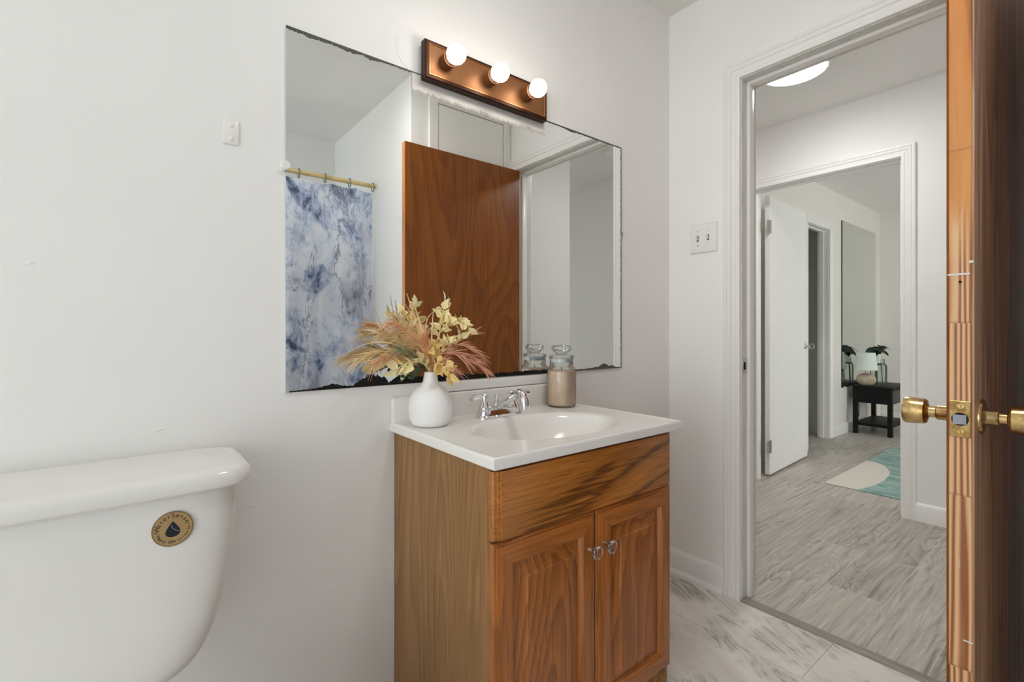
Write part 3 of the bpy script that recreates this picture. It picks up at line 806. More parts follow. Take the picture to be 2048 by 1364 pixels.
# ------------------------------------------------------------------ faucet
FX, FY = 0.868, -0.083
FZ = TZ + .0003
f = thing('faucet', 'chrome two-handle faucet at the back of the sink', 'faucet', (FX, FY, FZ))
mb = MB()
def stad(hw, hd, z, n=40):
    pts = []
    for i in range(n):
        a = 2 * PI * i / n
        cx = (hw - hd) * (1 if math.cos(a) > 0 else -1)
        pts.append((FX + cx + hd * math.cos(a), FY + hd * math.sin(a), FZ + z))
    return pts
mb.rings([stad(.080, .029, 0), stad(.080, .029, .003), stad(.076, .025, .006), stad(.074, .0235, .020), stad(.071, .021, .0235), stad(.05, .01, .0245)], True, True, True)
mb.build('base', M['chrome'], f)
for s in (-1, 1):
    hx = FX + s * .051
    b = MB().lathe([(0.021, .022), (0.021, .026), (0.0185, .031), (0.0145, .040), (0.0105, .050), (0.0095, .056), (0.012, .058), (0.012, .063), (0.0095, .067), (0.004, .070), (0, .0705)], (hx, FY, FZ), 28).build('handle', M['chrome'], f)
    pts = [(hx + s * .006, FY, FZ + .062), (hx + s * .014, FY - .002, FZ + .062), (hx + s * .030, FY - .006, FZ + .061), (hx + s * .048, FY - .010, FZ + .060), (hx + s * .056, FY - .012, FZ + .0595), (hx + s * .0575, FY - .0123, FZ + .0595)]
    MB().tube(pts, [.004, .0055, .0075, .0088, .0085, .005], 16).build('lever', M['chrome'], b)
mb = MB()
pts = [(FX, FY + .004, FZ + .018), (FX, FY - .012, FZ + .030), (FX, FY - .045, FZ + .050), (FX, FY - .078, FZ + .068), (FX, FY - .098, FZ + .074), (FX, FY - .113, FZ + .069), (FX, FY - .121, FZ + .056), (FX, FY - .122, FZ + .044)]
mb.tube(pts, [.013, .0125, .0115, .012, .0135, .0150, .0155, .0150], 18)
sp = mb.build('spout', M['chrome'], f)
MB().lathe([(0.0115, 0.028), (0.0115, .040), (.0135, .0405), (.0135, .045)], (FX, FY - .122, FZ), 20).build('aerator', M['chrome'], sp)
MB().lathe([(0.012, .022), (0.0125, .030), (.009, .038), (.005, .044), (.0045, .05), (.0065, .056), (.008, .060), (.008, .063), (0, .0635)], (FX, FY + .012, FZ), 20).build('pop_up_rod', M['chrome'], f)

# white painted strip between mirror and backsplash
struct(MB().box(0.655, 1.135, -.010, 0.0, 0.8735, 0.9035, .002).build('trim_5', M['trim']), 'white painted strip under the mirror behind the faucet', 'trim')

# ------------------------------------------------------------------ wall mirror
MX0, MX1, MZ0, MZ1 = 0.292, 1.534, 0.906, 1.781
mir = thing('wall_mirror', 'big frameless wall mirror with blackened edges above the vanity', 'mirror', ((MX0 + MX1) / 2, 0, MZ0))
MB().box(MX0, MX1, -.0065, -.0005, MZ0, MZ1).build('glass', M['mirror'], mir, smooth=0)
rnd = random.Random(3)
def ragged(x0, x1, z_edge, up, heights, step=.004, jit=.35, base=0.0015):
    """outline along an edge; heights: list of (x, height)"""
    xs = []
    x = x0
    while x < x1: xs.append(x); x += step
    xs.append(x1)
    top = []
    for x in xs:
        h = 0
        for (xa, ha), (xb, hb) in zip(heights, heights[1:]):
            if xa <= x <= xb: h = ha + (hb - ha) * (x - xa) / max(xb - xa, 1e-6)
        h = max(base * .4, h * (1 + jit * (rnd.random() - .5)) + base * rnd.random())
        top.append((x, h))
    return top
def edge_strip(name, mat, prof, z_edge, up):
    k = MB()
    ya, yb = -.0074, -.0064
    for (xa, ha), (xb, hb) in zip(prof, prof[1:]):
        k.rings([[(xa, ya, z_edge), (xb, ya, z_edge)], [(xa, ya, z_edge + up * ha), (xb, ya, z_edge + up * hb)], [(xa, yb, z_edge + up * ha), (xb, yb, z_edge + up * hb)]], False)
    return k.build(name, mat, mir, smooth=0, fix=False)
edge_strip('tarnish', M['desilver'], ragged(.30, 1.20, MZ0, 1, [(.30, .002), (.36, .004), (.40, .012), (.43, .006), (.455, .004), (.475, .020), (.50, .030), (.52, .026), (.54, .022), (.552, .006), (.562, .012), (.575, .022), (.60, .026), (.625, .018), (.66, .016), (.69, .022), (.72, .018), (.80, .016), (.86, .012), (.93, .012), (1.0, .012), (1.06, .014), (1.10, .010), (1.13, .012), (1.17, .007), (1.20, .003)]), MZ0, 1)
edge_strip('tarnish', M['desilver_grey'], ragged(1.20, MX1, MZ0, 1, [(1.20, .006), (1.26, .006), (1.33, .005), (1.40, .010), (1.44, .022), (1.455, .010), (1.48, .012), (1.50, .005), (1.534, .002)]), MZ0, 1)
edge_strip('tarnish', M['desilver_grey'], ragged(MX0, MX1, MZ1, -1, [(MX0, .006), (.35, .009), (.40, .006), (.46, .010), (.48, .004), (.50, .011), (.53, .005), (.60, .003), (.70, .003), (1.10, .003), (1.22, .004), (1.25, .009), (1.28, .005), (1.40, .004), (1.534, .003)]), MZ1, -1)
mb = MB(); 
prof = ragged(MZ0, MZ1, 0, 1, [(MZ0, .002), (MZ1, .002)], .008, .8, .002)
for (za, ha), (zb, hb) in zip(prof, prof[1:]):
    mb.rings([[(MX1, -.0074, za), (MX1, -.0074, zb)], [(MX1 - ha, -.0074, za), (MX1 - hb, -.0074, zb)], [(MX1 - ha, -.0064, za), (MX1 - hb, -.0064, zb)]], False)
mb.build('tarnish', M['desilver_grey'], mir, smooth=0, fix=False)
MB().lathe([(0.011, 0), (0.011, .005), (0.009, .007), (0, .0072)], (MX0 - .001, -.0068, 1.446), 20, axis_y(-1)).box(MX0 - .012, MX0 - .001, -.010, 0, 1.432, 1.452, .002).build('clip', M['white_plastic'], mir)
MB().box(MX1 - .003, MX1 + .008, -.010, 0, 1.428, 1.446, .002).build('clip', M['acrylic'], mir)

def bulb_mask_mat():
    t = NT('bulb_reflection_mask')
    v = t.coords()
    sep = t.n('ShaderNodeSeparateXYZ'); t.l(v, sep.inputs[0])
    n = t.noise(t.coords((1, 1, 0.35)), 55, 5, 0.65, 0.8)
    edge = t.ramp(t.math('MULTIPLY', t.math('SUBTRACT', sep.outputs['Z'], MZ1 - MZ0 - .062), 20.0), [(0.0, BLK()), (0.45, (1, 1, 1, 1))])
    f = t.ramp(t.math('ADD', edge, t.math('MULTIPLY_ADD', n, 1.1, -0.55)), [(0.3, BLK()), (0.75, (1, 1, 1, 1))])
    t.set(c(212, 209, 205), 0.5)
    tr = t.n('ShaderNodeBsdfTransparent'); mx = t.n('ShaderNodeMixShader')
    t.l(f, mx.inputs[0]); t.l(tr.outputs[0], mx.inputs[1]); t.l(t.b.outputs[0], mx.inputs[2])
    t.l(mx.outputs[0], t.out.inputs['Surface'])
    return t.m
MB().box(.622, 1.122, -.0071, -.0066, MZ1 - .062, MZ1 - .001).build('paint_smear_or_mask', bulb_mask_mat(), mir, smooth=0)  # pale sheet added over the glass to hide the bulb reflections

# ------------------------------------------------------------------ vanity light
LX0, LX1, LZ0, LZ1 = 0.648, 1.108, 1.7625, 1.872
lx, lz = (LX0 + LX1) / 2, (LZ0 + LZ1) / 2
lb = thing('vanity_light', 'bronze three-bulb vanity light bar above the mirror', 'light', (lx, 0, lz))
mb = MB()
rect_loft(mb, LX0, LX1, LZ0, LZ1, [(0.006, -.008), (0.0, -.010), (0.0, -.032), (0.003, -.036), (0.010, -.037)], 0, M['bronze_dark'], M['bronze_dark'], False)
rect_loft(mb, LX0 + .010, LX1 - .010, LZ0 + .010, LZ1 - .010, [(0.0, -.035), (0.0, -.0372), (0.0012, -.0388), (0.0028, -.0388), (0.004, -.0368)], 0, M['copper_line'], M['copper_line'], False)
rect_loft(mb, LX0 + .013, LX1 - .013, LZ0 + .013, LZ1 - .013, [(0.0, -.0352), (0.0, -.0366), (0.003, -.0372)], 0, M['bronze'], M['bronze'], True)
mb.build('back_plate', None, lb, smooth=20)
for i, xx in enumerate((0.710, 0.862, 1.012)):
    s = MB().lathe([(0.0215, .030), (0.0215, .062), (.0225, .064), (.0225, .069), (.0205, .070), (.0195, .066)], (xx, 0, lz + .002), 32, axis_y(-1)).build('socket', M['bronze'], lb)
    MB().lathe([(0.0135, .060), (0.0150, .068), (.0165, .073), (.0190, .078)], (xx, 0, lz + .002), 28, axis_y(-1)).build('bulb_neck', M['bulb_neck'], s)
    R = 0.0275
    MB().lathe([(0.0185, .0775)] + [(R * math.cos(a), .0985 + R * math.sin(a)) for a in [math.radians(q) for q in range(-45, 91, 9)]], (xx, 0, lz + .002), 32, axis_y(-1)).build('bulb', M['bulb'], s)

# ------------------------------------------------------------------ wall bits on the mirror wall
wb = thing('wall_bracket', 'small white painted mounting plate high on the wall above the toilet', 'bracket', (0.179, 0, 1.498))
MB().box(.1635, .1945, -.004, 0, 1.471, 1.525, .002).build('plate', M['white_plastic'], wb)
for z in (1.513, 1.483): MB().lathe([(0.0045, .004), (.0045, .0055), (.003, .007), (0, .0073)], (.179, 0, z), 16, axis_y(-1)).build('screw', M['white_plastic'], wb)
MB().tube([(.585, -.0006, 1.868), (.577, -.0006, 1.862), (.573, -.0006, 1.845), (.578, -.0006, 1.822), (.592, -.0006, 1.80), (.612, -.0006, 1.785)], .0011, 6).build('paint_drip', M['wall'], wn)
mb = MB()
rr = random.Random(5)
for i in range(26):
    x, z = rr.uniform(-.2, 1.8), rr.uniform(.2, 2.3)
    if .27 < x < 1.55 and .88 < z < 1.9: continue
    mb.lathe([(rr.uniform(.0015, .004), 0), (.001, .0012), (0, .0014)], (x, -.0001, z), 8, axis_y(-1), sx=rr.uniform(.6, 2.5))
for x, z in ((.405, .62), (.39, .40), (.05, .845)):
    mb.tube([(x - .012, -.0003, z), (x, -.0003, z + .004), (x + .014, -.0003, z + .005)], [.0006, .0015, .0006], 6)
mb.build('paint_lump', M['wall'], wn)

# ------------------------------------------------------------------ light switch
sw = thing('light_switch', 'white double toggle switch plate on the wall left of the doorway', 'light switch', (XE, -.163, 1.438))
sy, sz = -.163, 1.438
MB().box(XE - .006, XE, sy - .060, sy + .060, sz - .060, sz + .060, .0045, 3).build('plate', M['white_plastic'], sw)
for s in (-1, 1):
    g = MB().box(XE - .0068, XE - .005, sy + s * .023 - .005, sy + s * .023 + .005, sz - .0125, sz + .0125, .0005, 1).build('toggle_slot', plain('slot', c(120, 118, 112), .6), sw)
    MB().box(-.004, .004, -.0035, .0035, -.004, .014, .001, 1, Matrix.Translation((XE - .010, sy + s * .023, sz - .002)) @ Matrix.Rotation(math.radians(-35), 4, 'Y')).build('toggle', M['white_plastic'], g)
    for q in (-1, 1):
        MB().lathe([(.0035, .0055), (.0035, .0068), (0, .0072)], (XE, sy + s * .023, sz + q * .030), 12, axis_x(-1)).build('screw', M['nickel'], sw)

# ------------------------------------------------------------------ toilet
tx = -0.060
to = thing('toilet', 'white two-piece toilet with its tank against the wall', 'toilet', (tx, -.30, 0))
def sup(cx, cy, a, b, z, n=7.0, N=72):
    pts = []
    for i in range(N):
        t = 2 * PI * i / N
        ct, st = math.cos(t), math.sin(t)
        pts.append((cx + a * math.copysign(abs(ct) ** (2 / n), ct), cy + b * math.copysign(abs(st) ** (2 / n), st), z))
    return pts
TK = [(.428, .06, .07, 3), (.430, .10, .084, 3.2), (.437, .135, .092, 3.6), (.455, .160, .097, 4.2), (.485, .178, .100, 4.6), (.53, .194, .1025, 5), (.58, .206, .1035, 5), (.63, .2145, .104, 5), (.70, .2225, .104, 5), (.769, .2265, .104, 5)]
rows = []
for i in range(len(TK) - 1):
    p0, p1, p2, p3 = TK[max(i - 1, 0)], TK[i], TK[i + 1], TK[min(i + 2, len(TK) - 1)]
    for q in range(4):
        u = q / 4
        z, a, b, n = [.5 * (2 * B1 + (C1 - A1) * u + (2 * A1 - 5 * B1 + 4 * C1 - E1) * u * u + (3 * B1 - A1 - 3 * C1 + E1) * u ** 3) for A1, B1, C1, E1 in zip(p0, p1, p2, p3)]
        rows.append(sup(tx, -.020 - .104, a, b, z, n, 120))
rows.append(sup(tx, -.020 - .104, *TK[-1][1:3], TK[-1][0], TK[-1][3], 120))
mb = MB(); mb.rings(rows, True, True, True)
tank = mb.build('tank', M['porcelain'], to, smooth=60)
rows = []
for ins, z in ((.012, .7695), (.003, .7705), (.0, .775), (.0, .789), (.003, .797), (.010, .8025), (.022, .8045)):
    rows.append(sup(tx, -.125, .246 - ins, .117 - ins, z, 6.5))
mb = MB(); mb.rings(rows, True, True, True)
mb.build('tank_lid', M['porcelain'], to, smooth=60)
h = MB().lathe([(.012, 0), (.012, .008), (.008, .012), (0, .013)], (tx - .19, -.228, .70), 20, axis_y(-1)).tube([(tx - .19, -.238, .70), (tx - .16, -.242, .697), (tx - .13, -.242, .69)], [.006, .006, .008], 12).build('flush_lever', M['chrome'], tank)
rows = []
for z, a, b, cy in ((0.0, .10, .20, -.36), (.02, .105, .21, -.36), (.10, .095, .19, -.37), (.20, .11, .20, -.39), (.30, .155, .235, -.42), (.37, .18, .255, -.43), (.392, .185, .26, -.43)):
    rows.append(sup(tx, cy, a, b, z, 2.4))
mb = MB(); mb.rings(rows, True, True, True); mb.build('bowl', M['porcelain'], to, smooth=60)
rows = [sup(tx, -.43, a, b, z, 2.3) for z, a, b in ((.393, .186, .258), (.400, .19, .262), (.412, .19, .262), (.425, .186, .258), (.432, .175, .246))]
mb = MB(); mb.rings(rows, True, True, True); mb.build('seat_lid', M['white_plastic'], to, smooth=60)

# round sticker on the tank
SX, SZ, SY = 0.0590, 0.7135, -.2281
st = MB().lathe([(0.0298, 0), (0.0298, .0005)], (SX, SY, SZ), 48, axis_y(-1)).build('sticker', M['sticker_rim'], to); st['label'] = 'round tan paper sticker with a dark drop in its middle'
MB().lathe([(0.0278, .0005), (0.0278, .0007)], (SX, SY, SZ), 48, axis_y(-1)).build('sticker_face', M['sticker_tan'], st)
def glyph(mb, ch, size, M4):
    cu = bpy.data.curves.new('glyph', 'FONT'); cu.body = ch; cu.size = size; cu.align_x = 'CENTER'; cu.extrude = .00008
    ob = bpy.data.objects.new('glyph', cu); COL.objects.link(ob)
    dg = bpy.context.evaluated_depsgraph_get()
    me = bpy.data.meshes.new_from_object(ob.evaluated_get(dg))
    me.transform(M4); mb.bm.from_mesh(me)
    bpy.data.objects.remove(ob); bpy.data.curves.remove(cu); bpy.data.meshes.remove(me)
def arc_text(mb, text, r, a_mid, size, step, inside=False):
    n = len(text)
    for i, ch in enumerate(text):
        if ch == ' ': continue
        a = a_mid + (-(i - (n - 1) / 2) if not inside else (i - (n - 1) / 2)) * step
        px, pz = SX + r * math.cos(a), SZ + r * math.sin(a)
        roll = a - PI / 2 if not inside else a + PI / 2
        M4 = Matrix.Translation((px, SY - .00085, pz)) @ Matrix.Rotation(-roll, 4, 'Y') @ Matrix.Rotation(PI / 2, 4, 'X')
        glyph(mb, ch, size, M4)
mb = MB()
arc_text(mb, 'WaterSense', .0190, math.radians(97), .0108, math.radians(16.6))
arc_text(mb, 'Meets EPA Criteria', .0250, math.radians(-80), .0074, math.radians(8.8), True)
for a in (188, 8): mb.lathe([(.001, 0), (.001, .0001)], (SX + .0228 * math.cos(math.radians(a)), SY - .0007, SZ + .0228 * math.sin(math.radians(a))), 10, axis_y(-1))
mb.build('lettering', M['ink'], st, smooth=0)
drop = []
for i in range(40):
    t = 2 * PI * i / 40
    drop.append((SX + .0145 * math.sin(t) * math.sin(t / 2) ** 1.3, SY - .0007, SZ - .0005 + .0135 * math.cos(t)))
MB().poly(drop, (0, -.00015, 0)).build('drop_emblem', M['ink_drop'], st, smooth=0)
MB().tube([(SX - .0022, SY - .0009, SZ + .0065), (SX - .001, SY - .0009, SZ + .002), (SX + .004, SY - .0009, SZ - .003), (SX + .009, SY - .0009, SZ - .006)], .0004, 6).build('emblem_line', M['ink_line'], st)

# ------------------------------------------------------------------ jar candle
jx, jy = 1.137, -.0745
jc = thing('jar_candle', 'tan candle in a clear glass jar with a knobbed glass lid', 'candle', (jx, jy, TZ + .0005))
jz = TZ + .0005
MB().lathe([(0.040, 0), (0.0455, .002), (0.0485, .008), (0.049, .02), (0.049, .112), (0.0475, .122), (0.043, .130), (0.0395, .136), (0.039, .158), (.0405, .160), (.0405, .163)], (jx, jy, jz), 48).build('jar', M['glass'], jc)
w = MB().lathe([(0.038, .004), (0.0445, .007), (0.0465, .012), (0.0468, .108), (0.0455, .117), (0.040, .1195), (0.0, .1195)], (jx, jy, jz), 48).build('wax', M['wax'], jc)
MB().lathe([(.0012, .1195), (.0012, .131)], (jx, jy, jz), 8).build('wick', M['wick'], w)
li = MB().lathe([(0.036, .150), (.0365, .1585), (.0425, .1640), (.0425, .168), (.034, .171), (.020, .173), (.016, .176), (.022, .179), (.028, .183), (.0335, .190), (.0335, .197), (.027, .2035), (.012, .205), (0, .205)], (jx, jy, jz), 40).build('lid', M['acrylic'], jc)
MB().lathe([(.0372, .148), (.0378, .150), (.0378, .158), (.0372, .160)], (jx, jy, jz), 40).build('seal', M['frost'], li)

# ------------------------------------------------------------------ vase and dried flowers
vx, vy = 0.6335, -.0905
vz = TZ + .0005
MB_v = MB().lathe([(0.036, 0), (0.043, .001), (0.050, .007), (0.0555, .020), (0.0575, .038), (0.0575, .056), (0.0545, .074), (0.047, .089), (0.036, .100), (0.0255, .108), (0.0200, .118), (0.0180, .130), (0.0165, .142), (0.0150, .1425), (.0145, .138), (.016, .118), (.02, .105)], (vx, vy, vz), 56)
vs = MB_v.build('vase', M['ceramic'], smooth=60)
# move the origin to the vase's base
for q in vs.data.vertices: q.co -= Vector((vx, vy, vz))
vs.location = (vx, vy, vz)
tag(vs, 'matte white bottle-shaped ceramic vase of dried flowers at the corner of the sink top', 'vase')

NECK = Vector((vx, vy, vz + .140))
ER = Vector((0.7833, -0.6217, 0)); EF = Vector((0.6217, 0.7833, 0)); EU = Vector((0, 0, 1))
def B(r, f_, u):
    """a point of the bouquet: right, away, up from the vase's mouth"""
    return NECK + ER * r + EF * f_ + EU * u
def bez(p0, p1, p2, n):
    return [p0 * (1 - t) ** 2 + p1 * (2 * t * (1 - t)) + p2 * t * t for t in [i / n for i in range(n + 1)]]
R2 = random.Random(11)
def rv(): return Vector((R2.uniform(-1, 1), R2.uniform(-1, 1), R2.uniform(-1, 1)))
def safe(p):
    if p.y > -.012: p.y = -.012 - (p.y + .012) * .2
    return p
def stem_start():
    a = R2.uniform(0, 2 * PI); r = R2.uniform(.002, .008)
    return NECK + Vector((r * math.cos(a), r * math.sin(a), -.03))
def stem_path(mid, tip):
    p0 = stem_start()
    p1 = Vector((p0.x, p0.y, NECK.z + .01))
    a = [p0, p1]
    return a + [safe(q) for q in bez(p1, B(*mid), B(*tip), 12)[1:]]
def flower(name, label, cat, group=None):
    return thing(name, label, cat, tuple(NECK), group)
def hairs(mb, path, u0, u1, n, L, spread, w, droop=.3, fwd=.8):
    m = len(path) - 1
    for i in range(n):
        u = u0 + (u1 - u0) * R2.random()
        k = min(int(u * m), m - 1); q = u * m - k
        p = path[k].lerp(path[k + 1], q)
        t = (path[k + 1] - path[k]).normalized()
        side = rv(); side = (side - t * side.dot(t)).normalized()
        d = (t * fwd + side * spread).normalized()
        l = L * R2.uniform(.55, 1.1)
        pts = [safe(p + d * (l * s) - EU * (droop * l * s * s)) for s in (0, .35, .7, 1.0)]
        sd = d.cross(rv()).normalized()
        mb.ribbon(pts, [w, w * 1.0, w * .6, w * .12], sd)
def plume(label, mid, tip, mat, n=150, L=.05, spread=.45, u0=.35, w=.0008, group=None, droop=.25, name='dried_grass_plume'):
    t = flower(name, label, 'dried flower', group)
    path = stem_path(mid, tip)
    MB().tube(path, [.0012] * (len(path) - 1) + [.0005], 6).build('stem', mat, t)
    mb = MB(); hairs(mb, path, u0, .99, n, L, spread, w, droop)
    mb.build('plume', mat, t, fix=False)
def leaf(mb, p, d, L, wd, curl=.25):
    d = d.normalized()
    side = d.cross(rv()).normalized(); nrm = side.cross(d).normalized()
    k = mb.mi(None)
    rows = []
    for s, ww in ((0, .04), (.18, .55), (.4, 1.0), (.62, .85), (.82, .42), (1.0, .02)):
        ctr = p + d * (L * s) + nrm * (-curl * L * s * s)
        rows.append([mb.bm.verts.new(safe(ctr - side * (wd * ww) + nrm * (wd * ww * .35))), mb.bm.verts.new(safe(ctr)), mb.bm.verts.new(safe(ctr + side * (wd * ww) + nrm * (wd * ww * .35)))])
    for a, b in zip(rows, rows[1:]):
        for j in (0, 1): mb.bm.faces.new((a[j], a[j + 1], b[j + 1], b[j]))
def spray(label, mid, tip, mat, n=16, L=.036, wd=.010, u0=.3, group=None, name='leaf_spray', smat=None, curl=.25, spread=1.0):
    t = flower(name, label, 'dried flower', group)
    path = stem_path(mid, tip)
    MB().tube(path, [.0011] * (len(path) - 1) + [.0005], 6).build('stem', smat or mat, t)
    mb = MB(); m = len(path) - 1
    for i in range(n):
        u = u0 + (1 - u0) * (i + .5) / n
        k = min(int(u * m), m - 1)
        p = path[k].lerp(path[k + 1], u * m - k)
        tg = (path[k + 1] - path[k]).normalized()
        sd = rv(); sd = (sd - tg * sd.dot(tg)).normalized()
        leaf(mb, p, tg * R2.uniform(.3, 1.0) + sd * spread, L * R2.uniform(.7, 1.15), wd * R2.uniform(.75, 1.15), curl)
    leaf(mb, path[-1], path[-1] - path[-2], L, wd, curl)
    mb.build('leaves', mat, t, smooth=60, fix=False)
def blade(label, mid, tip, mat, w=.004, group=None):
    t = flower('grass_blade', label, 'dried flower', group)
    path = stem_path(mid, tip)
    m = len(path)
    sd = (path[-1] - path[1]).cross(EF).normalized()
    mb = MB(); mb.ribbon(path, [w * (.45 + .55 * math.sin(PI * min(1, i / (m * .6)) / 2)) * (1 - (i / (m - 1)) ** 3 * .92) for i in range(m)], sd)
    mb.ribbon([p + EF * .0008 for p in path], [w * .25] * m, sd)
    mb.build('blade', mat, t, fix=False)
P, ST, RO, GG, Y1, Y2 = M['grass_peach'], M['grass_straw'], M['grass_rose'], M['grass_green'], M['petal'], M['petal_dark']
# tall blades
blade('tallest peach grass blade standing straight up in the vase', (-.025, 0, .10), (-.062, -.01, .212), P, .0042)
blade('second tall peach grass blade leaning beside the tallest one', (-.018, .01, .10), (-.050, 0, .200), P, .0046)
blade('short upright peach blade at the middle of the bouquet', (-.012, -.02, .08), (-.030, -.02, .150), ST, .0050)
blade('thin curling peach blade arching over to the right', (-.035, 0, .16), (.020, -.01, .165), P, .0020)
blade('long thin straw blade reaching out over the toilet side', (-.10, -.06, .13), (-.192, -.10, .055), ST, .0020)
blade('thin straw blade pointing up to the left', (-.05, -.03, .09), (-.096, -.04, .178), ST, .0018)
blade('thin peach blade crossing behind the tallest blades', (-.03, .01, .11), (-.070, .01, .185), P, .0032)
blade('thin straw blade rising near the middle and bent right', (.0, .01, .09), (.006, .01, .172), ST, .0026)
blade('slender straw blade pointing far left above the plumes', (-.08, -.04, .13), (-.150, -.07, .135), ST, .0020)
# plumes
plume('bushy straw plume leaning left at mid height', (-.05, -.02, .11), (-.125, -.06, .105), ST, 190, .05, .6)
plume('bushy peach plume leaning left over the vase', (-.04, -.03, .12), (-.095, -.06, .132), P, 190, .05, .55)
plume('drooping straw plume at the far left', (-.08, -.04, .09), (-.168, -.09, .040), ST, 150, .05, .4)
plume('drooping peach plume low at the left', (-.06, -.05, .08), (-.125, -.10, .030), P, 150, .045, .5)
plume('straw plume pointing up behind the tall blades', (-.03, .02, .09), (-.055, .01, .145), ST, 150, .05, .45)
plume('peach plume standing at the front middle', (-.005, -.03, .06), (-.012, -.045, .105), P, 170, .045, .45)
plume('fine grey-green grass tuft low at the left', (-.04, -.04, .06), (-.072, -.07, .065), GG, 140, .042, .5)
# wheat-like heads on the right
plume('rose wheat head drooping furthest right over the sink', (.07, -.01, .10), (.150, -.03, .008), RO, 80, .042, .22, .62, .0011, None, .1, 'wheat_head')
plume('rose wheat head drooping right above the lowest one', (.06, 0, .12), (.135, 0, .045), RO, 90, .042, .22, .55, .0011, None, .1, 'wheat_head')
plume('peach wheat head reaching right at mid height', (.04, -.02, .09), (.098, -.03, .035), RO, 100, .05, .3, .4, .0011, None, .15, 'wheat_head')
plume('rose wheat head pointing right and up', (.04, .02, .08), (.108, .03, .105), P, 70, .042, .25, .6, .0011, None, .05, 'wheat_head')
plume('dark rose wheat head low beside the vase neck', (.03, -.02, .05), (.065, -.03, .012), RO, 110, .05, .35, .2, .0010, None, .2, 'wheat_head')
# yellow leaves
spray('pale yellow leaf spray standing tall at the right', (.025, .01, .11), (.034, .02, .190), Y1, 20, .032, .0095, .35)
spray('pale yellow leaf spray arching right from the top', (.02, .02, .19), (.100, .02, .120), Y1, 26, .032, .0090, .45)
spray('pale yellow leaf spray at the right middle', (.03, .0, .08), (.078, -.01, .095), Y1, 20, .032, .0095, .3)
spray('pale yellow leaf spray behind on the left', (-.04, .03, .11), (-.070, .0, .160), Y1, 20, .032, .0090, .35)
spray('pale yellow leaf spray low at the front left', (-.03, -.04, .05), (-.075, -.06, .015), Y1, 16, .040, .0130, .25)
spray('ochre leaf spray low at the right of the vase neck', (.02, -.03, .05), (.058, -.04, .002), Y2, 14, .036, .0120, .25)
spray('ochre leaf spray in the middle of the bouquet', (.0, .0, .06), (.005, -.03, .075), Y2, 14, .034, .0110, .25)
# green sprig
spray('small dark green leafy sprig curling down at the left of the vase neck', (-.03, -.01, .02), (-.055, -.062, -.008), M['leaf_green'], 16, .026, .0050, .15, None, 'green_sprig', M['leaf_green'], .2, .8)

# ------------------------------------------------------------------ unseen fill light added at the ceiling to brighten the vanity side
M['bath_fill'] = emit('bathroom_fill_glow', (1.0, 0.985, 0.96, 1), CEILING_FILL_STRENGTH)
cl = thing('ceiling_or_fill_light', 'round white fill light added on the bathroom ceiling, out of view', 'light', (0.80, -.90, H))
MB().lathe([(.150, -.052), (.160, -.040), (.160, 0)], (0.80, -.90, H), 48).build('rim', M['white_plastic'], cl)
MB().lathe([(0.0, -.070), (.06, -.068), (.11, -.062), (.140, -.054), (.149, -.048)], (0.80, -.90, H), 48).build('diffuser', M['bath_fill'], cl)

# ------------------------------------------------------------------ behind the camera: tub, rod, curtain
tb = thing('bathtub', 'white bathtub hidden behind the marbled shower curtain', 'bathtub', (.42, -2.0, 0))
mb = MB()
mb.rings([sup(.42, -2.045, a, b, z, nn) for a, b, z, nn in ((.76, .335, 0, 14), (.76, .335, .40, 14), (.755, .33, .41, 14), (.70, .30, .41, 8), (.68, .28, .39, 6), (.60, .22, .10, 5), (.55, .18, .08, 5))], True, True, True)
mb.build('basin', M['porcelain'], tb, smooth=40)
tag(MB().tube([(-.36, -1.64, 1.945), (.4, -1.64, 1.945), (XA - .002, -1.64, 1.945)], .0135, 20).build('shower_rod', M['bamboo']), 'cream shower curtain rod across the tub alcove', 'curtain rod')
sc = thing('shower_curtain', 'blue and white marble-patterned shower curtain hanging from the rod', 'curtain', (.42, -1.64, 1.92))
def cur_y(x, z):
    k = (1.92 - z) / 1.6
    amp = .012 + .038 * min(1, k * 2.2)
    return -1.645 + amp * (math.sin(x * 21 + 1.1 * math.sin(x * 5) + k * .8) + .35 * math.sin(x * 47 + 2 * k)) * .8
NX, NZ = 260, 36
rows = []
for j in range(NZ + 1):
    z = 1.915 - (1.915 - .22) * j / NZ
    row = []
    for i in range(NX + 1):
        x = -.33 + (1.180 + .33) * i / NX
        sag = -.012 * abs(math.sin(PI * (x - .789) / .1435)) * (1 - j / NZ) ** 6
        row.append((x + .006 * j / NZ, cur_y(x, z), z + sag))
    rows.append(row)
mb = MB(); mb.rings(rows, False); cf = mb.build('fabric', M['curtain'], sc, smooth=80)
for i in range(11):
    x = 1.178 - .1435 * i
    pts = [(x, -1.64 + .021 * math.cos(a), 1.938 + .026 * math.sin(a)) for a in [2 * PI * q / 20 for q in range(21)]]
    MB().tube(pts, .0028, 8).build('ring', M['ring_blue'], sc)

# ------------------------------------------------------------------ hall
hl = thing('ceiling_or_fill_light', 'round white flush light glowing on the hall ceiling', 'light', (2.69, -.195, H))
MB().lathe([(.150, -.052), (.160, -.040), (.160, 0)], (2.69, -.195, H), 48).build('rim', M['white_plastic'], hl)
MB().lathe([(0.0, -.070), (.06, -.068), (.11, -.062), (.140, -.054), (.149, -.048)], (2.69, -.195, H), 48).build('diffuser', M['hall_light'], hl)
sd = thing('smoke_detector', 'small round white smoke detector on the hall ceiling seen in the mirror', 'smoke detector', (2.92, -1.225, H))
MB().lathe([(.0, -.036), (.040, -.036), (.052, -.030), (.058, -.012), (.066, -.010), (.066, 0)], (2.92, -1.225, H), 32).build('body', M['white_plastic'], sd)

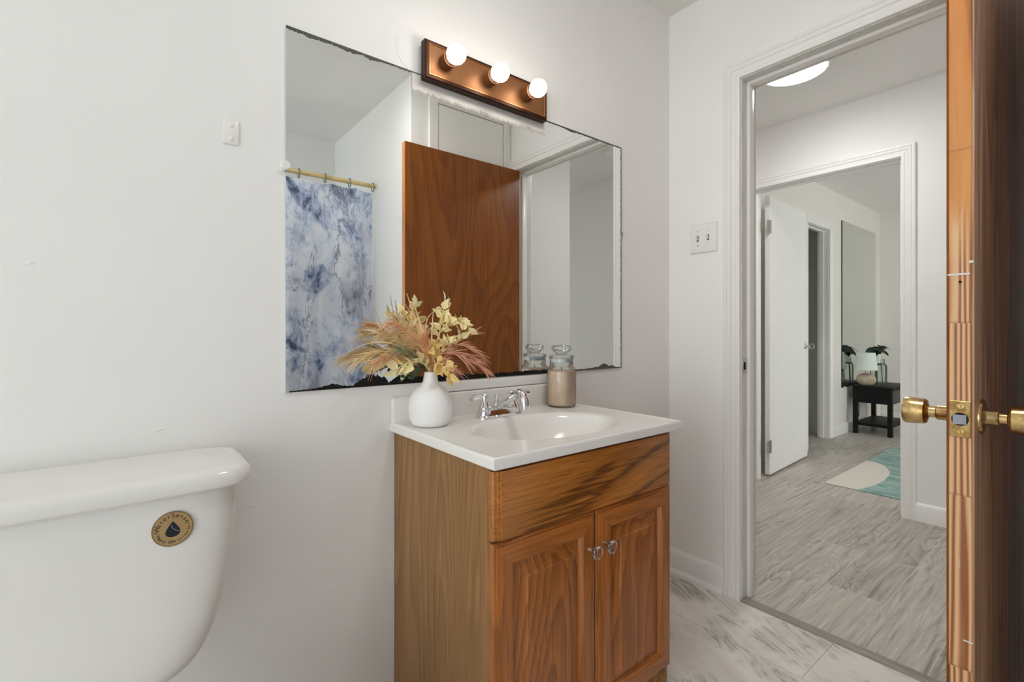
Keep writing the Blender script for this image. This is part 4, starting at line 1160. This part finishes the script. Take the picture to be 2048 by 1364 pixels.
# ------------------------------------------------------------------ bedroom
RX0, RX1, RY0, RY1 = 3.757, 5.42, -1.25, .03
mb = MB(); mb.box(RX0, RX1, RY0, RY1, .0005, .008, .003, 1)
rg = mb.build('area_rug', M['rug'])
for q in rg.data.vertices: q.co -= Vector((RX0, 0, 0))
rg.location = (RX0, 0, 0)
tag(rg, 'teal and cream patterned rug on the bedroom floor', 'rug')

bm_ = thing('bedroom_mirror', 'tall frameless mirror on the bedroom wall behind the lamp', 'mirror', (6.25, YBN, .47))
MB().box(5.707, 6.79, YBN - .006, YBN - .001, .47, 2.18).build('glass', M['mirror_bed'], bm_, smooth=0)
MB().box(5.700, 5.708, YBN - .007, YBN, .47, 2.18).box(5.70, 5.90, YBN - .0072, YBN - .006, .47, .505).build('dark_edge', M['dark_gap'], bm_)
for x, z in ((5.78, 2.17), (6.25, 2.17), (6.74, 2.17), (5.765, .455)): MB().box(x - .012, x + .012, YBN - .012, YBN, z, z + .025, .003).build('clip', M['white_plastic'], bm_)

ns = thing('nightstand', 'black square-legged nightstand with one drawer and a low shelf', 'nightstand', (6.165, .31, 0))
NX0, NX1, NY0, NY1, NZT = 5.85, 6.48, .145, .475, .49
MB().box(NX0 - .004, NX1 + .004, NY0 - .004, NY1, NZT - .022, NZT, .003).build('top', M['black_wood'], ns)
MB().box(NX0 + .004, NX1 - .004, NY0 + .012, NY1 - .004, NZT - .17, NZT - .022).build('body', M['black_wood'], ns)
dr = MB().box(NX0 + .045, NX1 - .045, NY0 + .002, NY0 + .012, NZT - .155, NZT - .035, .003).build('drawer', plain('dark_grey_drawer', c(52, 54, 48), .4), ns)
MB().lathe([(.006, 0), (.006, .012), (.012, .016), (.012, .022), (0, .024)], (6.165, NY0 + .002, NZT - .095), 16, axis_y(-1)).build('knob', M['nickel'], dr)
for x in (NX0, NX1 - .04):
    for y in (NY0, NY1 - .04):
        MB().box(x, x + .04, y, y + .04, 0, NZT - .022, .002, 1).build('leg', M['black_wood'], ns)
MB().box(NX0 + .01, NX1 - .01, NY0 + .01, NY1 - .01, .085, .115, .002, 1).build('shelf', M['black_wood'], ns)

lm = thing('table_lamp', 'small lamp with a mint-white shade and a round stone base', 'lamp', (5.945, .385, NZT + .0005))
LB = NZT + .0005
MB().lathe([(0.045, 0), (.066, .012), (.080, .035), (.085, .058), (.080, .082), (.064, .104), (.040, .118), (.018, .124)], (5.945, .385, LB), 36).build('base', M['stone'], lm)
MB().lathe([(.010, .122), (.010, .30), (.004, .31)], (5.945, .385, LB), 12).build('neck', M['white_plastic'], lm)
MB().lathe([(.100, .158), (.079, .335), (.077, .335), (.098, .158)], (5.945, .385, LB), 40).build('lamp_shade', M['shade'], lm)
MB().tube([(5.98, .455, LB + .01), (5.93, .487, LB + .005), (5.92, .495, LB - .03), (6.02, .49, .35), (6.10, .488, .25), (6.07, .485, .14)], .003, 8).build('cord', M['black_wood'], lm)

px_, py_ = 6.275, .385
ps = thing('plant_stand', 'black wire stand holding a white plant pot on the nightstand', 'plant stand', (px_, py_, NZT + .0005))
ring = [(px_ + .042 * math.cos(a), py_ + .042 * math.sin(a), NZT + .205) for a in [2 * PI * q / 28 for q in range(29)]]
MB().tube(ring, .007, 8).build('rim', M['black_metal'], ps)
for a in (.4, 1.97, 3.54, 5.1):
    MB().tube([(px_ + .042 * math.cos(a), py_ + .042 * math.sin(a), NZT + .205), (px_ + .056 * math.cos(a), py_ + .056 * math.sin(a), NZT + .004)], .0035, 8).build('leg', M['black_metal'], ps)
pp = thing('potted_plant', 'dark green leafy plant in a small white pot beside the lamp', 'plant', (px_, py_, NZT + .213))
PZ = NZT + .213
MB().lathe([(0.028, .0), (.034, .001), (.046, .095), (.047, .10), (.043, .10), (.040, .088), (0, .088)], (px_, py_, PZ), 28).build('pot', plain('white_pot', c(226, 230, 226), .4), pp)
R3 = random.Random(4)
mbs, mbl = MB(), MB()
for i in range(20):
    a = i * 2.4; e = R3.uniform(.25, 1.0)
    tip = Vector((px_ + .075 * math.cos(a) * e, py_ + .06 * math.sin(a) * e, PZ + R3.uniform(.115, .20)))
    mbs.tube([(px_, py_, PZ + .085), Vector((px_, py_, PZ + .085)).lerp(tip, .6) + Vector((0, 0, .02)), tip], .0022, 6)
    d = Vector((math.cos(a), math.sin(a) * .7, R3.uniform(-.6, .1))).normalized()
    side = d.cross(EU).normalized(); n_ = side.cross(d)
    rows = []
    for s, ww in ((0, .1), (.15, .7), (.4, 1.0), (.7, .7), (1.0, .03)):
        q = tip + d * (.10 * (s - .25)) - n_ * 0.0 - EU * (.03 * s * s)
        rows.append([q - side * (.034 * ww) + EU * .006 * ww, q, q + side * (.034 * ww) + EU * .006 * ww])
    mbl.rings(rows, False)
mbs.build('stems', M['leaf_dark'], pp); mbl.build('leaves', M['leaf_dark'], pp, smooth=60)
gb = MB().lathe([(.045, 0), (.05, .004), (.05, .17), (.045, .19), (.03, .205), (.026, .25), (.029, .255)], (6.40, .37, NZT + .0005), 32).build('glass_bottle', M['glass_green'])
for q in gb.data.vertices: q.co -= Vector((6.40, .37, NZT + .0005))
gb.location = (6.40, .37, NZT + .0005)
tag(gb, 'clear glass bottle on the nightstand right of the plant stand', 'bottle')
